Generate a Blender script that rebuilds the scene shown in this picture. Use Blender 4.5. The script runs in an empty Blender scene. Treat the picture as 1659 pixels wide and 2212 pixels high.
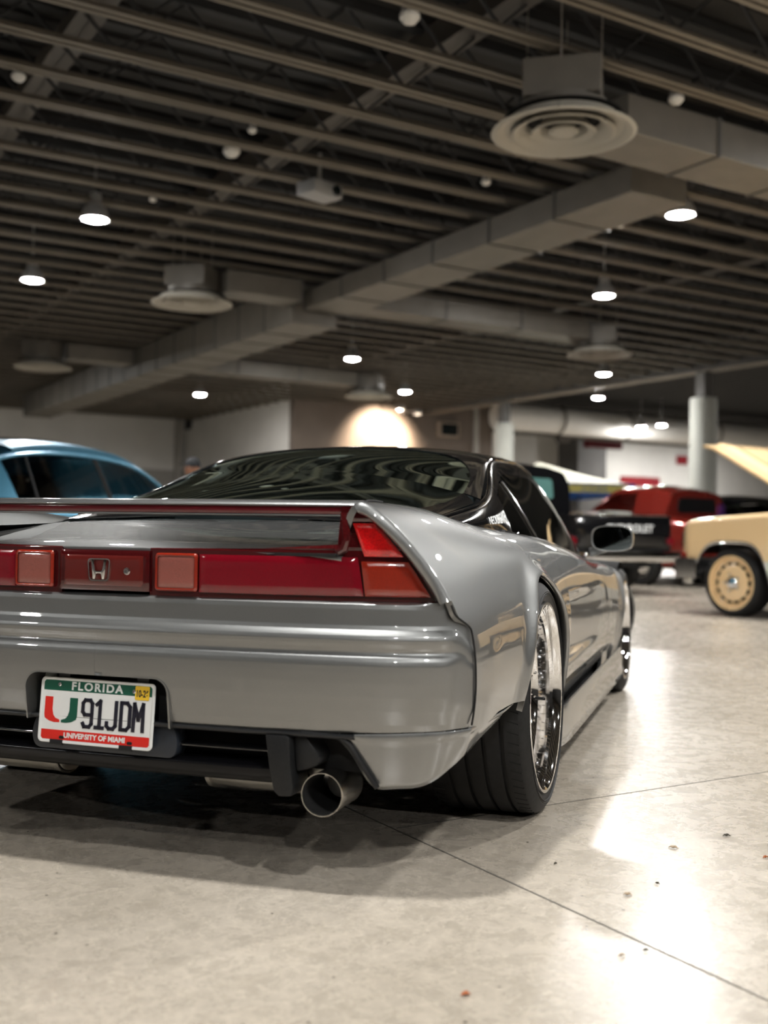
import bpy, bmesh, math, random
import numpy as np
from math import sin, cos, pi, sqrt, atan2, hypot, radians
from mathutils import Vector, Matrix
random.seed(7)
SC = bpy.context.scene
COL = SC.collection

# ---------------------------------------------------------------- camera
F_PX, PITCH, ROLL, CAM_H = 2350.3, .0173, .015, .7903
CAR_TH, CAR_X, CAR_Y = .3132, -.3785, 3.3903          # silver coupe: heading and rear-axle position
PHI = 1.0244                                           # direction of the ceiling joists
ALPHA = pi/2 - PHI                                     # building frame: a along joists, n across
_fwd = np.array([0, cos(PITCH), sin(PITCH)]); _up = np.array([0, -sin(PITCH), cos(PITCH)]); _rt = np.array([1., 0, 0])
C_R = cos(ROLL)*_rt + sin(ROLL)*_up; C_U = cos(ROLL)*_up - sin(ROLL)*_rt; C_F = _fwd
cam_d = bpy.data.cameras.new('camera'); cam = bpy.data.objects.new('camera', cam_d); COL.objects.link(cam)
m = Matrix.Identity(4)
for i in range(3):
    m[i][0] = C_R[i]; m[i][1] = C_U[i]; m[i][2] = -C_F[i]
m[2][3] = CAM_H
cam.matrix_world = m
cam_d.sensor_fit = 'VERTICAL'; cam_d.sensor_height = 36.0; cam_d.sensor_width = 27.0
cam_d.lens = F_PX/2212*36.0
cam_d.clip_end = 300
cam_d.dof.use_dof = True; cam_d.dof.focus_distance = 2.95; cam_d.dof.aperture_fstop = 2.1
SC.camera = cam

# ---------------------------------------------------------------- world, exposure
w = bpy.data.worlds.new('world'); SC.world = w; w.use_nodes = True
w.node_tree.nodes['Background'].inputs[0].default_value = (.5, .55, .6, 1)
w.node_tree.nodes['Background'].inputs[1].default_value = .02
SC.view_settings.view_transform = 'Standard'; SC.view_settings.look = 'None'
SC.view_settings.exposure = 0.22; SC.view_settings.gamma = 1.0; SC.view_settings.use_curve_mapping = False
cy = SC.cycles
cy.use_denoising = True
try: cy.denoiser = 'OPENIMAGEDENOISE'
except Exception: pass
cy.max_bounces = 5; cy.diffuse_bounces = 2; cy.glossy_bounces = 4; cy.transmission_bounces = 3; cy.transparent_max_bounces = 10
cy.use_adaptive_sampling = True; cy.adaptive_threshold = .11; cy.adaptive_min_samples = 12
cy.caustics_reflective = False; cy.caustics_refractive = False
cy.sample_clamp_indirect = 6.0
LAMP_E = 860.0        # emission of the high-bay lenses

# ---------------------------------------------------------------- helpers
def pray(px, py):
    return C_F + (px-829.5)/F_PX*C_R - (py-1106)/F_PX*C_U
def world2car(P):
    d = np.array(P, float) - np.array([CAR_X, CAR_Y, 0])
    return np.array([d[0]*cos(CAR_TH)-d[1]*sin(CAR_TH), d[0]*sin(CAR_TH)+d[1]*cos(CAR_TH), d[2]])
_cc = world2car([0, 0, CAM_H])
def rp(px, py, y):
    """pixel -> point of the silver car's frame on the plane y = const"""
    d = pray(px, py); d = np.array([d[0]*cos(CAR_TH)-d[1]*sin(CAR_TH), d[0]*sin(CAR_TH)+d[1]*cos(CAR_TH), d[2]])
    return _cc + (y-_cc[1])/d[1]*d
def floor_at(px, py, z=0.):
    d = pray(px, py); t = (z-CAM_H)/d[2]; return np.array([d[0]*t, d[1]*t, z])
def depth_at(px, py, D):
    d = pray(px, py); t = D/d[1]; return np.array([d[0]*t, D, CAM_H+d[2]*t])

def tag(o, label=None, cat=None, group=None, kind=None):
    if label: o['label'] = label
    if cat: o['category'] = cat
    if group: o['group'] = group
    if kind: o['kind'] = kind
    return o
def empty(name, loc=(0, 0, 0), rz=0, parent=None):
    o = bpy.data.objects.new(name, None); COL.objects.link(o); o.location = loc; o.rotation_euler = (0, 0, rz)
    o.empty_display_size = .1
    if parent: o.parent = parent
    return o
def link(name, me, mat=None, parent=None, loc=None, rot=None):
    o = bpy.data.objects.new(name, me); COL.objects.link(o)
    if mat is not None and len(me.materials) == 0: me.materials.append(mat)
    if parent: o.parent = parent
    if loc is not None: o.location = loc
    if rot is not None: o.rotation_euler = rot
    return o
def mk(name, V, Fc, mat=None, parent=None, smooth=True, ang=40, normals=None, loc=None, rot=None):
    me = bpy.data.meshes.new(name)
    me.from_pydata([tuple(map(float, v)) for v in V], [], [tuple(map(int, f)) for f in Fc])
    if smooth:
        me.shade_smooth()
        if normals is None and ang is not None: me.set_sharp_from_angle(angle=radians(ang))
    if normals is not None:
        me.normals_split_custom_set_from_vertices([tuple(n) for n in normals])
    me.update()
    return link(name, me, mat, parent, loc, rot)
class MB:
    def __init__(s): s.V = []; s.F = []
    def add(s, V, Fc):
        b = len(s.V); s.V += [tuple(v) for v in V]; s.F += [tuple(i+b for i in f) for f in Fc]; return s
    def box(s, x0, x1, y0, y1, z0, z1):
        V = [(x, y, z) for z in (z0, z1) for y in (y0, y1) for x in (x0, x1)]
        return s.add(V, [(0, 2, 3, 1), (4, 5, 7, 6), (0, 1, 5, 4), (2, 6, 7, 3), (0, 4, 6, 2), (1, 3, 7, 5)])
    def bar(s, p, q, wd, ht, upv=(0, 0, 1)):
        p = np.array(p, float); q = np.array(q, float); d = q-p; d /= np.linalg.norm(d); u = np.array(upv, float)
        r = np.cross(d, u); r /= np.linalg.norm(r); u = np.cross(r, d)
        V = [c + r*sx*wd/2 + u*sz*ht/2 for c in (p, q) for sz in (-1, 1) for sx in (-1, 1)]
        return s.add(V, [(0, 1, 3, 2), (4, 6, 7, 5), (0, 4, 5, 1), (2, 3, 7, 6), (0, 2, 6, 4), (1, 5, 7, 3)])
    def tube(s, pts, r, seg=10, cap=True):
        pts = [np.array(p, float) for p in pts]; n = len(pts); rr = r if hasattr(r, '__len__') else [r]*n
        b = len(s.V); prev = None
        for i, p in enumerate(pts):
            d = pts[min(i+1, n-1)]-pts[max(i-1, 0)]; d /= np.linalg.norm(d)
            if prev is None:
                u = np.array([0, 0, 1.]) if abs(d[2]) < .9 else np.array([1., 0, 0])
            else: u = prev
            u = u-d*(u@d); u /= np.linalg.norm(u); prev = u; v = np.cross(d, u)
            for k in range(seg):
                a = 2*pi*k/seg; s.V.append(tuple(p+rr[i]*(cos(a)*u+sin(a)*v)))
        for i in range(n-1):
            for k in range(seg):
                k2 = (k+1) % seg; s.F.append((b+i*seg+k, b+i*seg+k2, b+(i+1)*seg+k2, b+(i+1)*seg+k))
        if cap:
            s.F.append(tuple(b+k for k in reversed(range(seg)))); s.F.append(tuple(b+(n-1)*seg+k for k in range(seg)))
        return s
    def lathe(s, prof, axis='z', org=(0, 0, 0), seg=32, closed=False, a0=0., a1=2*pi):
        """prof: list of (r, h)"""
        b = len(s.V); full = abs(a1-a0-2*pi) < 1e-6; ns = seg if full else seg+1
        for (r, h) in prof:
            for k in range(ns):
                a = a0+(a1-a0)*k/seg; c, sn = r*cos(a), r*sin(a)
                p = {'z': (c, sn, h), 'x': (h, c, sn), 'y': (sn, h, c)}[axis]
                s.V.append((p[0]+org[0], p[1]+org[1], p[2]+org[2]))
        n = len(prof)
        for i in range(n if closed else n-1):
            j = (i+1) % n
            for k in range(seg):
                k2 = (k+1) % ns; s.F.append((b+i*ns+k, b+i*ns+k2, b+j*ns+k2, b+j*ns+k))
        return s
    def prism(s, poly, h0, h1, plane='xz'):
        """extrude polygon; plane xz -> extruded along y, xy -> z, yz -> x"""
        b = len(s.V); n = len(poly)
        for h in (h0, h1):
            for (u, v) in poly:
                s.V.append({'xz': (u, h, v), 'xy': (u, v, h), 'yz': (h, u, v)}[plane])
        s.F.append(tuple(b+k for k in range(n))); s.F.append(tuple(b+n+k for k in reversed(range(n))))
        for k in range(n):
            k2 = (k+1) % n; s.F.append((b+k2, b+k, b+n+k, b+n+k2))
        return s
    def build(s, name, mat, parent=None, smooth=True, ang=35, bevel=0, loc=None, rot=None, seg=2):
        V, Fc = s.V, s.F
        o = mk(name, V, Fc, mat, parent, smooth=False, loc=loc, rot=rot)
        bm = bmesh.new(); bm.from_mesh(o.data)
        bmesh.ops.recalc_face_normals(bm, faces=bm.faces)
        if bevel:
            ed = [e for e in bm.edges if len(e.link_faces) == 2 and e.calc_face_angle(0) > radians(30)]
            bmesh.ops.bevel(bm, geom=ed, offset=bevel, segments=seg, profile=.5, affect='EDGES', clamp_overlap=True)
        bm.to_mesh(o.data); bm.free()
        if smooth:
            o.data.shade_smooth(); o.data.set_sharp_from_angle(angle=radians(ang))
        return o
def gridfaces(nr, nc, b=0, flip=False):
    out = []
    for i in range(nr-1):
        for j in range(nc-1):
            q = (b+i*nc+j, b+i*nc+j+1, b+(i+1)*nc+j+1, b+(i+1)*nc+j)
            out.append(q[::-1] if flip else q)
    return out
def rim_normal(P, N, lp, k):
    i, j = lp[k]; a, b = lp[max(k-1, 0)], lp[min(k+1, len(lp)-1)]; nr, nc = P.shape[:2]
    e = np.cross(P[b]-P[a], N[i, j]); e /= max(np.linalg.norm(e), 1e-9)
    ii = min(max(i, 1), nr-2) if len(set(q[0] for q in lp)) == 1 else i; jj = min(max(j, 1), nc-2) if len(set(q[1] for q in lp)) == 1 else j
    return e if e @ (P[i, j]-P[ii, jj]) >= 0 else -e
def grid(name, P, mat, parent=None, thick=.004, flip=False, ang=50, NRM=None):
    """P: rows x cols x 3 sheet with a thin rim of its own"""
    P = np.asarray(P, float); nr, nc = P.shape[:2]
    du = np.gradient(P, axis=1); dv = np.gradient(P, axis=0); N = np.cross(du, dv)
    N /= np.maximum(np.linalg.norm(N, axis=2, keepdims=True), 1e-9)
    if flip: N = -N
    if NRM is not None: N = np.asarray(NRM, float)
    V = list(P.reshape(-1, 3)); Fc = gridfaces(nr, nc, 0, flip); NN = list(N.reshape(-1, 3))
    if thick:
        Q = P-N*thick; b = len(V); V += list(Q.reshape(-1, 3)); NN += list(-N.reshape(-1, 3)); Fc += gridfaces(nr, nc, b, not flip)
        def idx(i, j): return i*nc+j
        loops = [[(0, j) for j in range(nc)], [(nr-1, j) for j in range(nc)][::-1], [(i, 0) for i in range(nr)][::-1], [(i, nc-1) for i in range(nr)]]
        for lp in loops:
            b2 = len(V)
            for (i, j) in lp:
                V.append(P[i, j]); V.append(Q[i, j])
            c = P[nr//2, nc//2]
            es = []
            for k, (i, j) in enumerate(lp):
                e = rim_normal(P, N, lp, k); es.append(e); NN += [e, e]
            for k in range(len(lp)-1):
                q = (b2+2*k, b2+2*k+1, b2+2*k+3, b2+2*k+2)
                gn = np.cross(np.subtract(V[q[1]], V[q[0]]), np.subtract(V[q[2]], V[q[0]])); Fc.append(q if gn @ es[k] >= 0 else q[::-1])
    return mk(name, V, Fc, mat, parent, normals=NN)
def rounded(poly, r, seg=4):
    out = []; n = len(poly)
    for i in range(n):
        p0 = np.array(poly[i-1], float); p = np.array(poly[i], float); p1 = np.array(poly[(i+1) % n], float)
        a = p0-p; b = p1-p; ra = min(r, np.linalg.norm(a)*.45); rb = min(r, np.linalg.norm(b)*.45)
        A = p+a/np.linalg.norm(a)*ra; B = p+b/np.linalg.norm(b)*rb
        for k in range(seg+1):
            t = k/seg; out.append(tuple((1-t)**2*A+2*t*(1-t)*p+t*t*B))
    return out
def basis(xs, xq):
    """natural cubic spline cardinal basis: len(xq) x len(xs)"""
    xs = np.asarray(xs, float); xq = np.atleast_1d(np.asarray(xq, float)); n = len(xs); h = np.diff(xs)
    A = np.eye(n); Bm = np.zeros((n, n))
    for i in range(1, n-1):
        A[i, i-1] = h[i-1]; A[i, i] = 2*(h[i-1]+h[i]); A[i, i+1] = h[i]
        Bm[i, i-1] = 6/h[i-1]; Bm[i, i] = -6/h[i-1]-6/h[i]; Bm[i, i+1] = 6/h[i]
    M = np.linalg.solve(A, Bm)
    k = np.clip(np.searchsorted(xs, xq)-1, 0, n-2); hh = h[k]; a = (xs[k+1]-xq)/hh; b = (xq-xs[k])/hh
    I = np.eye(n)
    return (a[:, None]*I[k]+b[:, None]*I[k+1]+((a**3-a)*hh**2/6)[:, None]*M[k]+((b**3-b)*hh**2/6)[:, None]*M[k+1])
def text_mesh(name, s, size, mat, parent, M, extrude=.0006, align='CENTER', sx=1., bold=0., fn=None, spacing=1.):
    cu = bpy.data.curves.new(name, 'FONT'); cu.body = s; cu.size = size; cu.extrude = extrude; cu.align_x = align; cu.align_y = 'CENTER'
    cu.offset = bold; cu.space_character = spacing
    ob = bpy.data.objects.new(name+'_tmp', cu); COL.objects.link(ob)
    me = bpy.data.meshes.new_from_object(ob.evaluated_get(bpy.context.evaluated_depsgraph_get()))
    bpy.data.objects.remove(ob)
    for v in me.vertices:
        p = Vector((v.co.x*sx, v.co.y, v.co.z)); v.co = Vector(fn(p)) if fn else M @ p
    me.materials.clear(); me.name = name
    return link(name, me, mat, parent)
def copy_tree(o, parent=None):
    c = o.copy(); COL.objects.link(c); c.parent = parent
    for ch in list(o.children): copy_tree(ch, c)
    return c
def sstep(a, b, x):
    t = np.clip((np.asarray(x, float)-a)/(b-a), 0, 1); return t*t*(3-2*t)

# ---------------------------------------------------------------- materials
def pmat(name, col, rough=.5, metal=0., coat=0., coat_r=.03, emis=None, es=0., spec=.5, trans=0., ior=1.45):
    mt = bpy.data.materials.new(name); mt.use_nodes = True; b = mt.node_tree.nodes['Principled BSDF']
    b.inputs['Base Color'].default_value = (*col, 1); b.inputs['Roughness'].default_value = rough; b.inputs['Metallic'].default_value = metal
    b.inputs['Coat Weight'].default_value = coat; b.inputs['Coat Roughness'].default_value = coat_r
    b.inputs['Specular IOR Level'].default_value = spec
    if trans: b.inputs['Transmission Weight'].default_value = trans; b.inputs['IOR'].default_value = ior
    if emis: b.inputs['Emission Color'].default_value = (*emis, 1); b.inputs['Emission Strength'].default_value = es
    return mt
def noisy(mt, scale=20, amt=.15, bump=0., detail=6, rough_amt=0., coords='Object'):
    nt = mt.node_tree; b = nt.nodes['Principled BSDF']; col = list(b.inputs['Base Color'].default_value)
    tc = nt.nodes.new('ShaderNodeTexCoord'); nz = nt.nodes.new('ShaderNodeTexNoise'); nz.inputs['Scale'].default_value = scale; nz.inputs['Detail'].default_value = detail
    nt.links.new(tc.outputs[coords], nz.inputs['Vector'])
    rmp = nt.nodes.new('ShaderNodeValToRGB'); rmp.color_ramp.elements[0].position = .3; rmp.color_ramp.elements[1].position = .7
    rmp.color_ramp.elements[0].color = (*[c*(1-amt) for c in col[:3]], 1); rmp.color_ramp.elements[1].color = (*[min(1, c*(1+amt)) for c in col[:3]], 1)
    nt.links.new(nz.outputs['Fac'], rmp.inputs['Fac']); nt.links.new(rmp.outputs['Color'], b.inputs['Base Color'])
    if bump:
        bp = nt.nodes.new('ShaderNodeBump'); bp.inputs['Strength'].default_value = bump; bp.inputs['Distance'].default_value = .002
        nt.links.new(nz.outputs['Fac'], bp.inputs['Height']); nt.links.new(bp.outputs['Normal'], b.inputs['Normal'])
    if rough_amt:
        mr = nt.nodes.new('ShaderNodeMapRange'); r0 = b.inputs['Roughness'].default_value
        mr.inputs['To Min'].default_value = r0-rough_amt; mr.inputs['To Max'].default_value = r0+rough_amt
        nt.links.new(nz.outputs['Fac'], mr.inputs['Value']); nt.links.new(mr.outputs['Result'], b.inputs['Roughness'])
    return mt
def glassmat(name, tint, rough=.0, ior=1.5, sheen=(1, 1, 1)):
    mt = bpy.data.materials.new(name); mt.use_nodes = True; nt = mt.node_tree; nt.nodes.clear()
    out = nt.nodes.new('ShaderNodeOutputMaterial'); mix = nt.nodes.new('ShaderNodeMixShader'); tr = nt.nodes.new('ShaderNodeBsdfTransparent')
    gl = nt.nodes.new('ShaderNodeBsdfGlossy'); fr = nt.nodes.new('ShaderNodeFresnel'); fr.inputs['IOR'].default_value = ior
    tr.inputs['Color'].default_value = (*tint, 1); gl.inputs['Roughness'].default_value = rough; gl.inputs['Color'].default_value = (*sheen, 1)
    nt.links.new(fr.outputs[0], mix.inputs[0]); nt.links.new(tr.outputs[0], mix.inputs[1]); nt.links.new(gl.outputs[0], mix.inputs[2]); nt.links.new(mix.outputs[0], out.inputs[0])
    return mt
M = {}
M['silver'] = noisy(pmat('silver_paint', (.205, .21, .208), .44, .85, 1., .012), 900, .06, 0, 2)
M['silver'].node_tree.nodes['Principled BSDF'].inputs['Coat IOR'].default_value = 1.9
M['black_gloss'] = pmat('black_gloss', (.006, .006, .007), .12, 0, 1., .02)
M['black'] = pmat('black_plastic', (.012, .013, .015), .42)
M['satin'] = noisy(pmat('satin_black', (.012, .0125, .0135), .45, spec=.3), 300, .2)
M['dark'] = pmat('dark_void', (.006, .006, .006), .9)
M['rubber'] = noisy(pmat('tyre_rubber', (.012, .012, .0125), .6, spec=.3), 60, .25, .15)
M['chrome'] = pmat('chrome', (.86, .86, .87), .05, 1.)
M['steel'] = pmat('brushed_steel', (.62, .60, .56), .22, 1.)
M['alu'] = pmat('polished_alloy', (.7, .7, .71), .12, 1.)
M['glass'] = glassmat('tinted_glass', (.36, .50, .49), sheen=(.78, 1., .98))
M['glass_dark'] = glassmat('dark_glass', (.10, .13, .13))
M['glass_clear'] = glassmat('clear_glass', (.8, .85, .85))
M['red_lens'] = noisy(pmat('red_lens', (.17, .003, .010), .12, 0, 1., .02), 500, .15, .05, 2)
M['red_bright'] = noisy(pmat('bright_red_lens', (.62, .006, .008), .15, 0, 1., .02), 300, .25, .1, 2)
M['amber'] = noisy(pmat('amber_lens', (.26, .018, .007), .15, 0, 1., .02), 600, .15, .1, 2)
M['dark_red'] = pmat('dark_red_lens', (.055, .004, .005), .06, 0, 1., .01)
M['strip_red'] = pmat('brake_strip_lens', (.10, .008, .012), .10, 0, 1., .01)
M['pink'] = noisy(pmat('reversing_lens', (.28, .085, .068), .15, 0, 1., .02), 900, .2, .3, 1)
M['white'] = pmat('white_enamel', (.82, .84, .84), .35)
M['green'] = pmat('plate_green', (.005, .09, .055), .35)
M['red'] = pmat('plate_red', (.72, .02, .012), .35)
M['ink'] = pmat('plate_ink', (.008, .008, .02), .4)
M['yellow'] = pmat('sticker_yellow', (.85, .55, .03), .5)
M['interior'] = noisy(pmat('interior_cloth', (.015, .015, .017), .8), 200, .2)
M['well'] = pmat('wheel_well', (.008, .008, .008), .85)
# ---------------------------------------------------------------- building
H_J = 3.6                      # joist underside above the camera
Z_J = CAM_H + H_J
NW = 35.0
fm = bpy.data.materials.new('polished_concrete'); fm.use_nodes = True
def floor_material(mt):
    nt = mt.node_tree; b = nt.nodes['Principled BSDF']; N = nt.nodes.new; L = nt.links.new
    tc = N('ShaderNodeTexCoord')
    def noise(sc, det, rgh=.55, dist=0.):
        z = N('ShaderNodeTexNoise'); z.inputs['Scale'].default_value = sc; z.inputs['Detail'].default_value = det; z.inputs['Roughness'].default_value = rgh; z.inputs['Distortion'].default_value = dist
        L(tc.outputs['Object'], z.inputs['Vector']); return z
    def ramp(src, stops):
        r = N('ShaderNodeValToRGB'); e = r.color_ramp.elements
        e[0].position, e[0].color = stops[0][0], (*stops[0][1], 1); e[1].position, e[1].color = stops[-1][0], (*stops[-1][1], 1)
        for p, c in stops[1:-1]:
            q = e.new(p); q.color = (*c, 1)
        L(src, r.inputs['Fac']); return r
    n1 = noise(1.1, 5); n2 = noise(13, 10, .74, .5); n3 = noise(110, 6, .75)
    c1 = ramp(n1.outputs['Fac'], [(.3, (.38, .335, .275)), (.55, (.465, .415, .35)), (.75, (.54, .49, .425))])
    c2 = ramp(n2.outputs['Fac'], [(.27, (.79, .775, .755)), (.5, (.97, .965, .955)), (.72, (1.09, 1.09, 1.08))])
    c3 = ramp(n3.outputs['Fac'], [(.3, (.80, .80, .80)), (.7, (1.14, 1.14, 1.14))])
    vo = N('ShaderNodeTexVoronoi'); vo.feature = 'DISTANCE_TO_EDGE'; vo.inputs['Scale'].default_value = 26
    nd = noise(5, 4); mx0 = N('ShaderNodeMix'); mx0.data_type = 'VECTOR'; mx0.inputs['Factor'].default_value = .12
    L(tc.outputs['Object'], mx0.inputs['A']); L(nd.outputs['Color'], mx0.inputs['B']); L(mx0.outputs['Result'], vo.inputs['Vector'])
    c4 = ramp(vo.outputs['Distance'], [(.0, (1.12, 1.12, 1.11)), (.07, (1, 1, 1)), (.3, (.95, .95, .95))])
    def mul(a, bb):
        x = N('ShaderNodeMix'); x.data_type = 'RGBA'; x.blend_type = 'MULTIPLY'; x.inputs['Factor'].default_value = 1
        L(a, x.inputs['A']); L(bb, x.inputs['B']); return x.outputs['Result']
    c = mul(mul(mul(c1.outputs[0], c2.outputs[0]), c3.outputs[0]), c4.outputs[0])
    # sparse dark specks
    v2 = N('ShaderNodeTexVoronoi'); v2.inputs['Scale'].default_value = 11; v2.inputs['Randomness'].default_value = 1
    L(tc.outputs['Object'], v2.inputs['Vector'])
    c5 = ramp(v2.outputs['Distance'], [(.0, (.12, .11, .1)), (.035, (.2, .19, .18)), (.05, (1, 1, 1))])
    c = mul(c, c5.outputs[0])
    L(c, b.inputs['Base Color'])
    rr = N('ShaderNodeMapRange'); rr.inputs['From Min'].default_value = .3; rr.inputs['From Max'].default_value = .7; rr.inputs['To Min'].default_value = .23; rr.inputs['To Max'].default_value = .32
    L(n2.outputs['Fac'], rr.inputs['Value']); L(rr.outputs[0], b.inputs['Roughness'])
    bp = N('ShaderNodeBump'); bp.inputs['Strength'].default_value = .06; bp.inputs['Distance'].default_value = .002
    L(n2.outputs['Fac'], bp.inputs['Height']); L(bp.outputs['Normal'], b.inputs['Normal'])
    b.inputs['Specular IOR Level'].default_value = .7
floor_material(fm)
M['joist'] = noisy(pmat('painted_joist', (.19, .163, .128), .6), 3, .12)
M['web'] = pmat('joist_web', (.035, .036, .038), .7)
M['web2'] = pmat('girder_paint', (.11, .10, .088), .6)
M['deck'] = noisy(pmat('roof_deck', (.028, .027, .026), .8), 2, .2)
M['duct'] = noisy(pmat('galvanised_duct', (.165, .15, .128), .5, .15), 4, .1)
M['seam'] = pmat('duct_seam', (.09, .087, .08), .6)
M['grille'] = pmat('diffuser_enamel', (.40, .375, .32), .5)
M['wall_w'] = noisy(pmat('white_wall', (.82, .80, .76), .8), 1.2, .04)
M['wall_band'] = noisy(pmat('grey_dado', (.42, .40, .37), .8), 1.5, .06)
M['wall_b'] = noisy(pmat('brown_wall', (.17, .135, .11), .75), 1.5, .1)
M['wall_d'] = noisy(pmat('dark_wall', (.14, .135, .13), .8), 1.5, .1)
M['column'] = noisy(pmat('column_paint', (.50, .51, .47), .6), 2, .06)
M['joint'] = pmat('joint_filler', (.10, .09, .075), .7)
M['lamp_on'] = pmat('lamp_lens', (1, 1, 1), .3, emis=(1., .985, .955), es=LAMP_E)
M['lamp_body'] = pmat('lamp_body', (.35, .35, .35), .5)
M['conduit'] = pmat('conduit', (.33, .31, .28), .5)
A0, A1, N0 = -18., 46., -16.
def bstruct(o): tag(o, kind='structure'); return o
fl = bstruct(MB().box(A0, A1, N0, NW+8, -.12, 0).build('floor', fm, smooth=False, rot=(0, 0, ALPHA)))
jm = MB().box(-.0028, .0028, -11, 22, -.01, .0006)
for a in (1.54-6, 1.54, 7.6, 13.6):
    jm.build('control_joint', M['joint'], fl, smooth=False, loc=(a, 0, 0)) if a == 1.54-6 else link('control_joint', bpy.data.objects['control_joint'].data, None, fl, (a, 0, 0))
jn = MB().box(1.55, 22, -.0025, .0025, -.01, .0006).build('cross_joint', M['joint'], fl, smooth=False, loc=(0, 2.46, 0))
link('cross_joint', jn.data, None, fl, (0, 8.5, 0))
# ceiling: corrugated deck, girders, open-web joists
dk = MB(); per = .30; ZD = Z_J+.62
n = N0
while n < NW:
    dk.box(A0, A1, n, n+per*.55, ZD, ZD+.05); dk.box(A0, A1, n+per*.55, n+per, ZD+.04, ZD+.09); n += per
ceil = bstruct(dk.build('ceiling', M['deck'], smooth=False, rot=(0, 0, ALPHA)))
SPJ = .178*H_J
JL0, JL1 = -14., 17.7
cm = MB()
for s in (-1, 1):
    cm.box(JL0, JL1, s*.012 if s > 0 else -.062, .062 if s > 0 else -.012, 0, .008)
    cm.box(JL0, JL1, min(s*.012, s*.018), max(s*.012, s*.018), 0, .06)
tm = MB().box(JL0, JL1, -.05, .05, .53, .61)
wm = MB(); x = JL0; k = 0
while x < JL1-.6:
    wm.bar((x, 0, .04 if k % 2 == 0 else .55), (x+.55, 0, .55 if k % 2 == 0 else .04), .022, .022, (0, 1, 0)); x += .55; k += 1
jproto = None
kk = -26
for k in range(-32, 42):
    nn = (2.264+.178*k)*H_J
    if nn < N0+.5 or nn > NW-.3: continue
    j = empty('joist', (0, nn, Z_J), parent=ceil)
    if jproto is None:
        jproto = (cm.build('bottom_chord', M['joist'], j, smooth=False), wm.build('web', M['web'], j, smooth=False), tm.build('top_chord', M['web'], j, smooth=False))
    else:
        for p in jproto: link(p.name.split('.')[0], p.data, None, j)
gm = MB().box(-.11, .11, N0, NW, 0, .02).box(-.01, .01, N0, NW, 0, .3)
for a in (1.27*3.85, .60*3.85, -.5*3.85, 3.2*3.85):
    if 'girder' not in bpy.data.objects: gm.build('girder', M['web2'], ceil, smooth=False, loc=(a, 0, Z_J+.26))
    else: link('girder', bpy.data.objects['girder'].data, None, ceil, (a, 0, Z_J+.26))
# perimeter walls
ZT = ZD+.1
def abox(name, a0, a1, n0, n1, z0, z1, mat, parent=None, bevel=0):
    o = MB().box(a0, a1, n0, n1, z0, z1).build(name, mat, parent, smooth=False, bevel=bevel)
    if parent is None: o.rotation_euler = (0, 0, ALPHA)
    return o
A1 = 46.
NB, NBR, NFAR, AC, AB2 = 35.4, 27.0, 34.0, 13.47, 20.3
wb = bstruct(abox('wall_back', A0, AC, NB, NB+.3, 0, ZT, M['wall_w']))
abox('dado', A0, AC, NB-.03, NB, 0, 2.75, M['wall_band'], wb)
abox('pilaster', AC-.35, AC-.1, NB-.15, NB, 0, ZT, M['wall_band'], wb)
wrt = bstruct(abox('wall_return', AC, AC+.2, NBR+.3, NB+.3, 0, ZT, M['wall_w']))
abox('dado', AC-.03, AC, NBR+.3, NB, 0, 2.75, M['wall_band'], wrt)
wbr = bstruct(abox('wall_brown', AC, AB2, NBR, NBR+.3, 0, ZT, M['wall_b']))
abox('pilaster', 19.55, 19.72, NBR-.1, NBR, 0, ZT, M['wall_band'], wbr)
wr = bstruct(abox('wall_right', A1, A1+.3, N0, NB+8, 0, ZT, M['wall_w']))
bstruct(abox('wall_left', A0-.3, A0, N0, NB+8, 0, ZT, M['wall_w']))
bstruct(abox('wall_front', A0, A1, N0-.3, N0, 0, ZT, M['wall_d']))
wf = bstruct(abox('wall_far', AB2, A1, NFAR, NFAR+.3, 0, ZT, M['wall_w']))
abox('dado', AB2, A1, NFAR-.03, NFAR, 0, 2.6, M['wall_band'], wf)
abox('pilaster', 28.9, 30.4, NFAR-1.2, NFAR, 0, ZT, M['wall_d'], wf)
bstruct(abox('trim_1', AB2+.02, A1, 28.2, 28.6, 4.05, ZT, M['wall_d']))
bm_ = bstruct(abox('trim_2', 17.72, 17.92, -10, NBR-.1, Z_J-.10, Z_J+.5, M['wall_d']))
abox('flange', 17.64, 18.0, -10, NBR-.1, Z_J-.12, Z_J-.10, M['joist'], bm_)
# ---------------------------------------------------------------- ducts, diffusers, lamps, columns
def W(a, n, z): return (a*cos(ALPHA)-n*sin(ALPHA), a*sin(ALPHA)+n*cos(ALPHA), z)
HD = 3.2; DB = CAM_H+HD                      # underside of the main duct
def duct(name, label, along, c0, c1, s0, s1, zb, zt, seamstep=1.25):
    """rectangular sheet-metal duct of separate flanged sections"""
    o = empty(name, rz=ALPHA); tag(o, label, 'air duct')
    p = s0; first = None
    L = (s1-s0)/max(1, round((s1-s0)/seamstep))
    while p < s1-.01:
        if first is None:
            mb = MB()
            mb.box(c0, c1, 0, L-.012, zb, zt) if along == 'n' else mb.box(0, L-.012, c0, c1, zb, zt)
            first = mb.build('duct_section', M['duct'], o, smooth=False, bevel=.012)
            mf = MB()
            mf.box(c0-.012, c1+.012, L-.03, L, zb-.012, zt+.012) if along == 'n' else mf.box(L-.03, L, c0-.012, c1+.012, zb-.012, zt+.012)
            ff = mf.build('flange', M['seam'], first, smooth=False)
            d = first
        else:
            d = link('duct_section', first.data, None, o); link('flange', ff.data, None, d)
        d.location = (0, p, 0) if along == 'n' else (p, 0, 0)
        p += L
    return o
aL, aR = 2.245*HD, 2.475*HD; DT = CAM_H+HD*2.25/2.07
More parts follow.
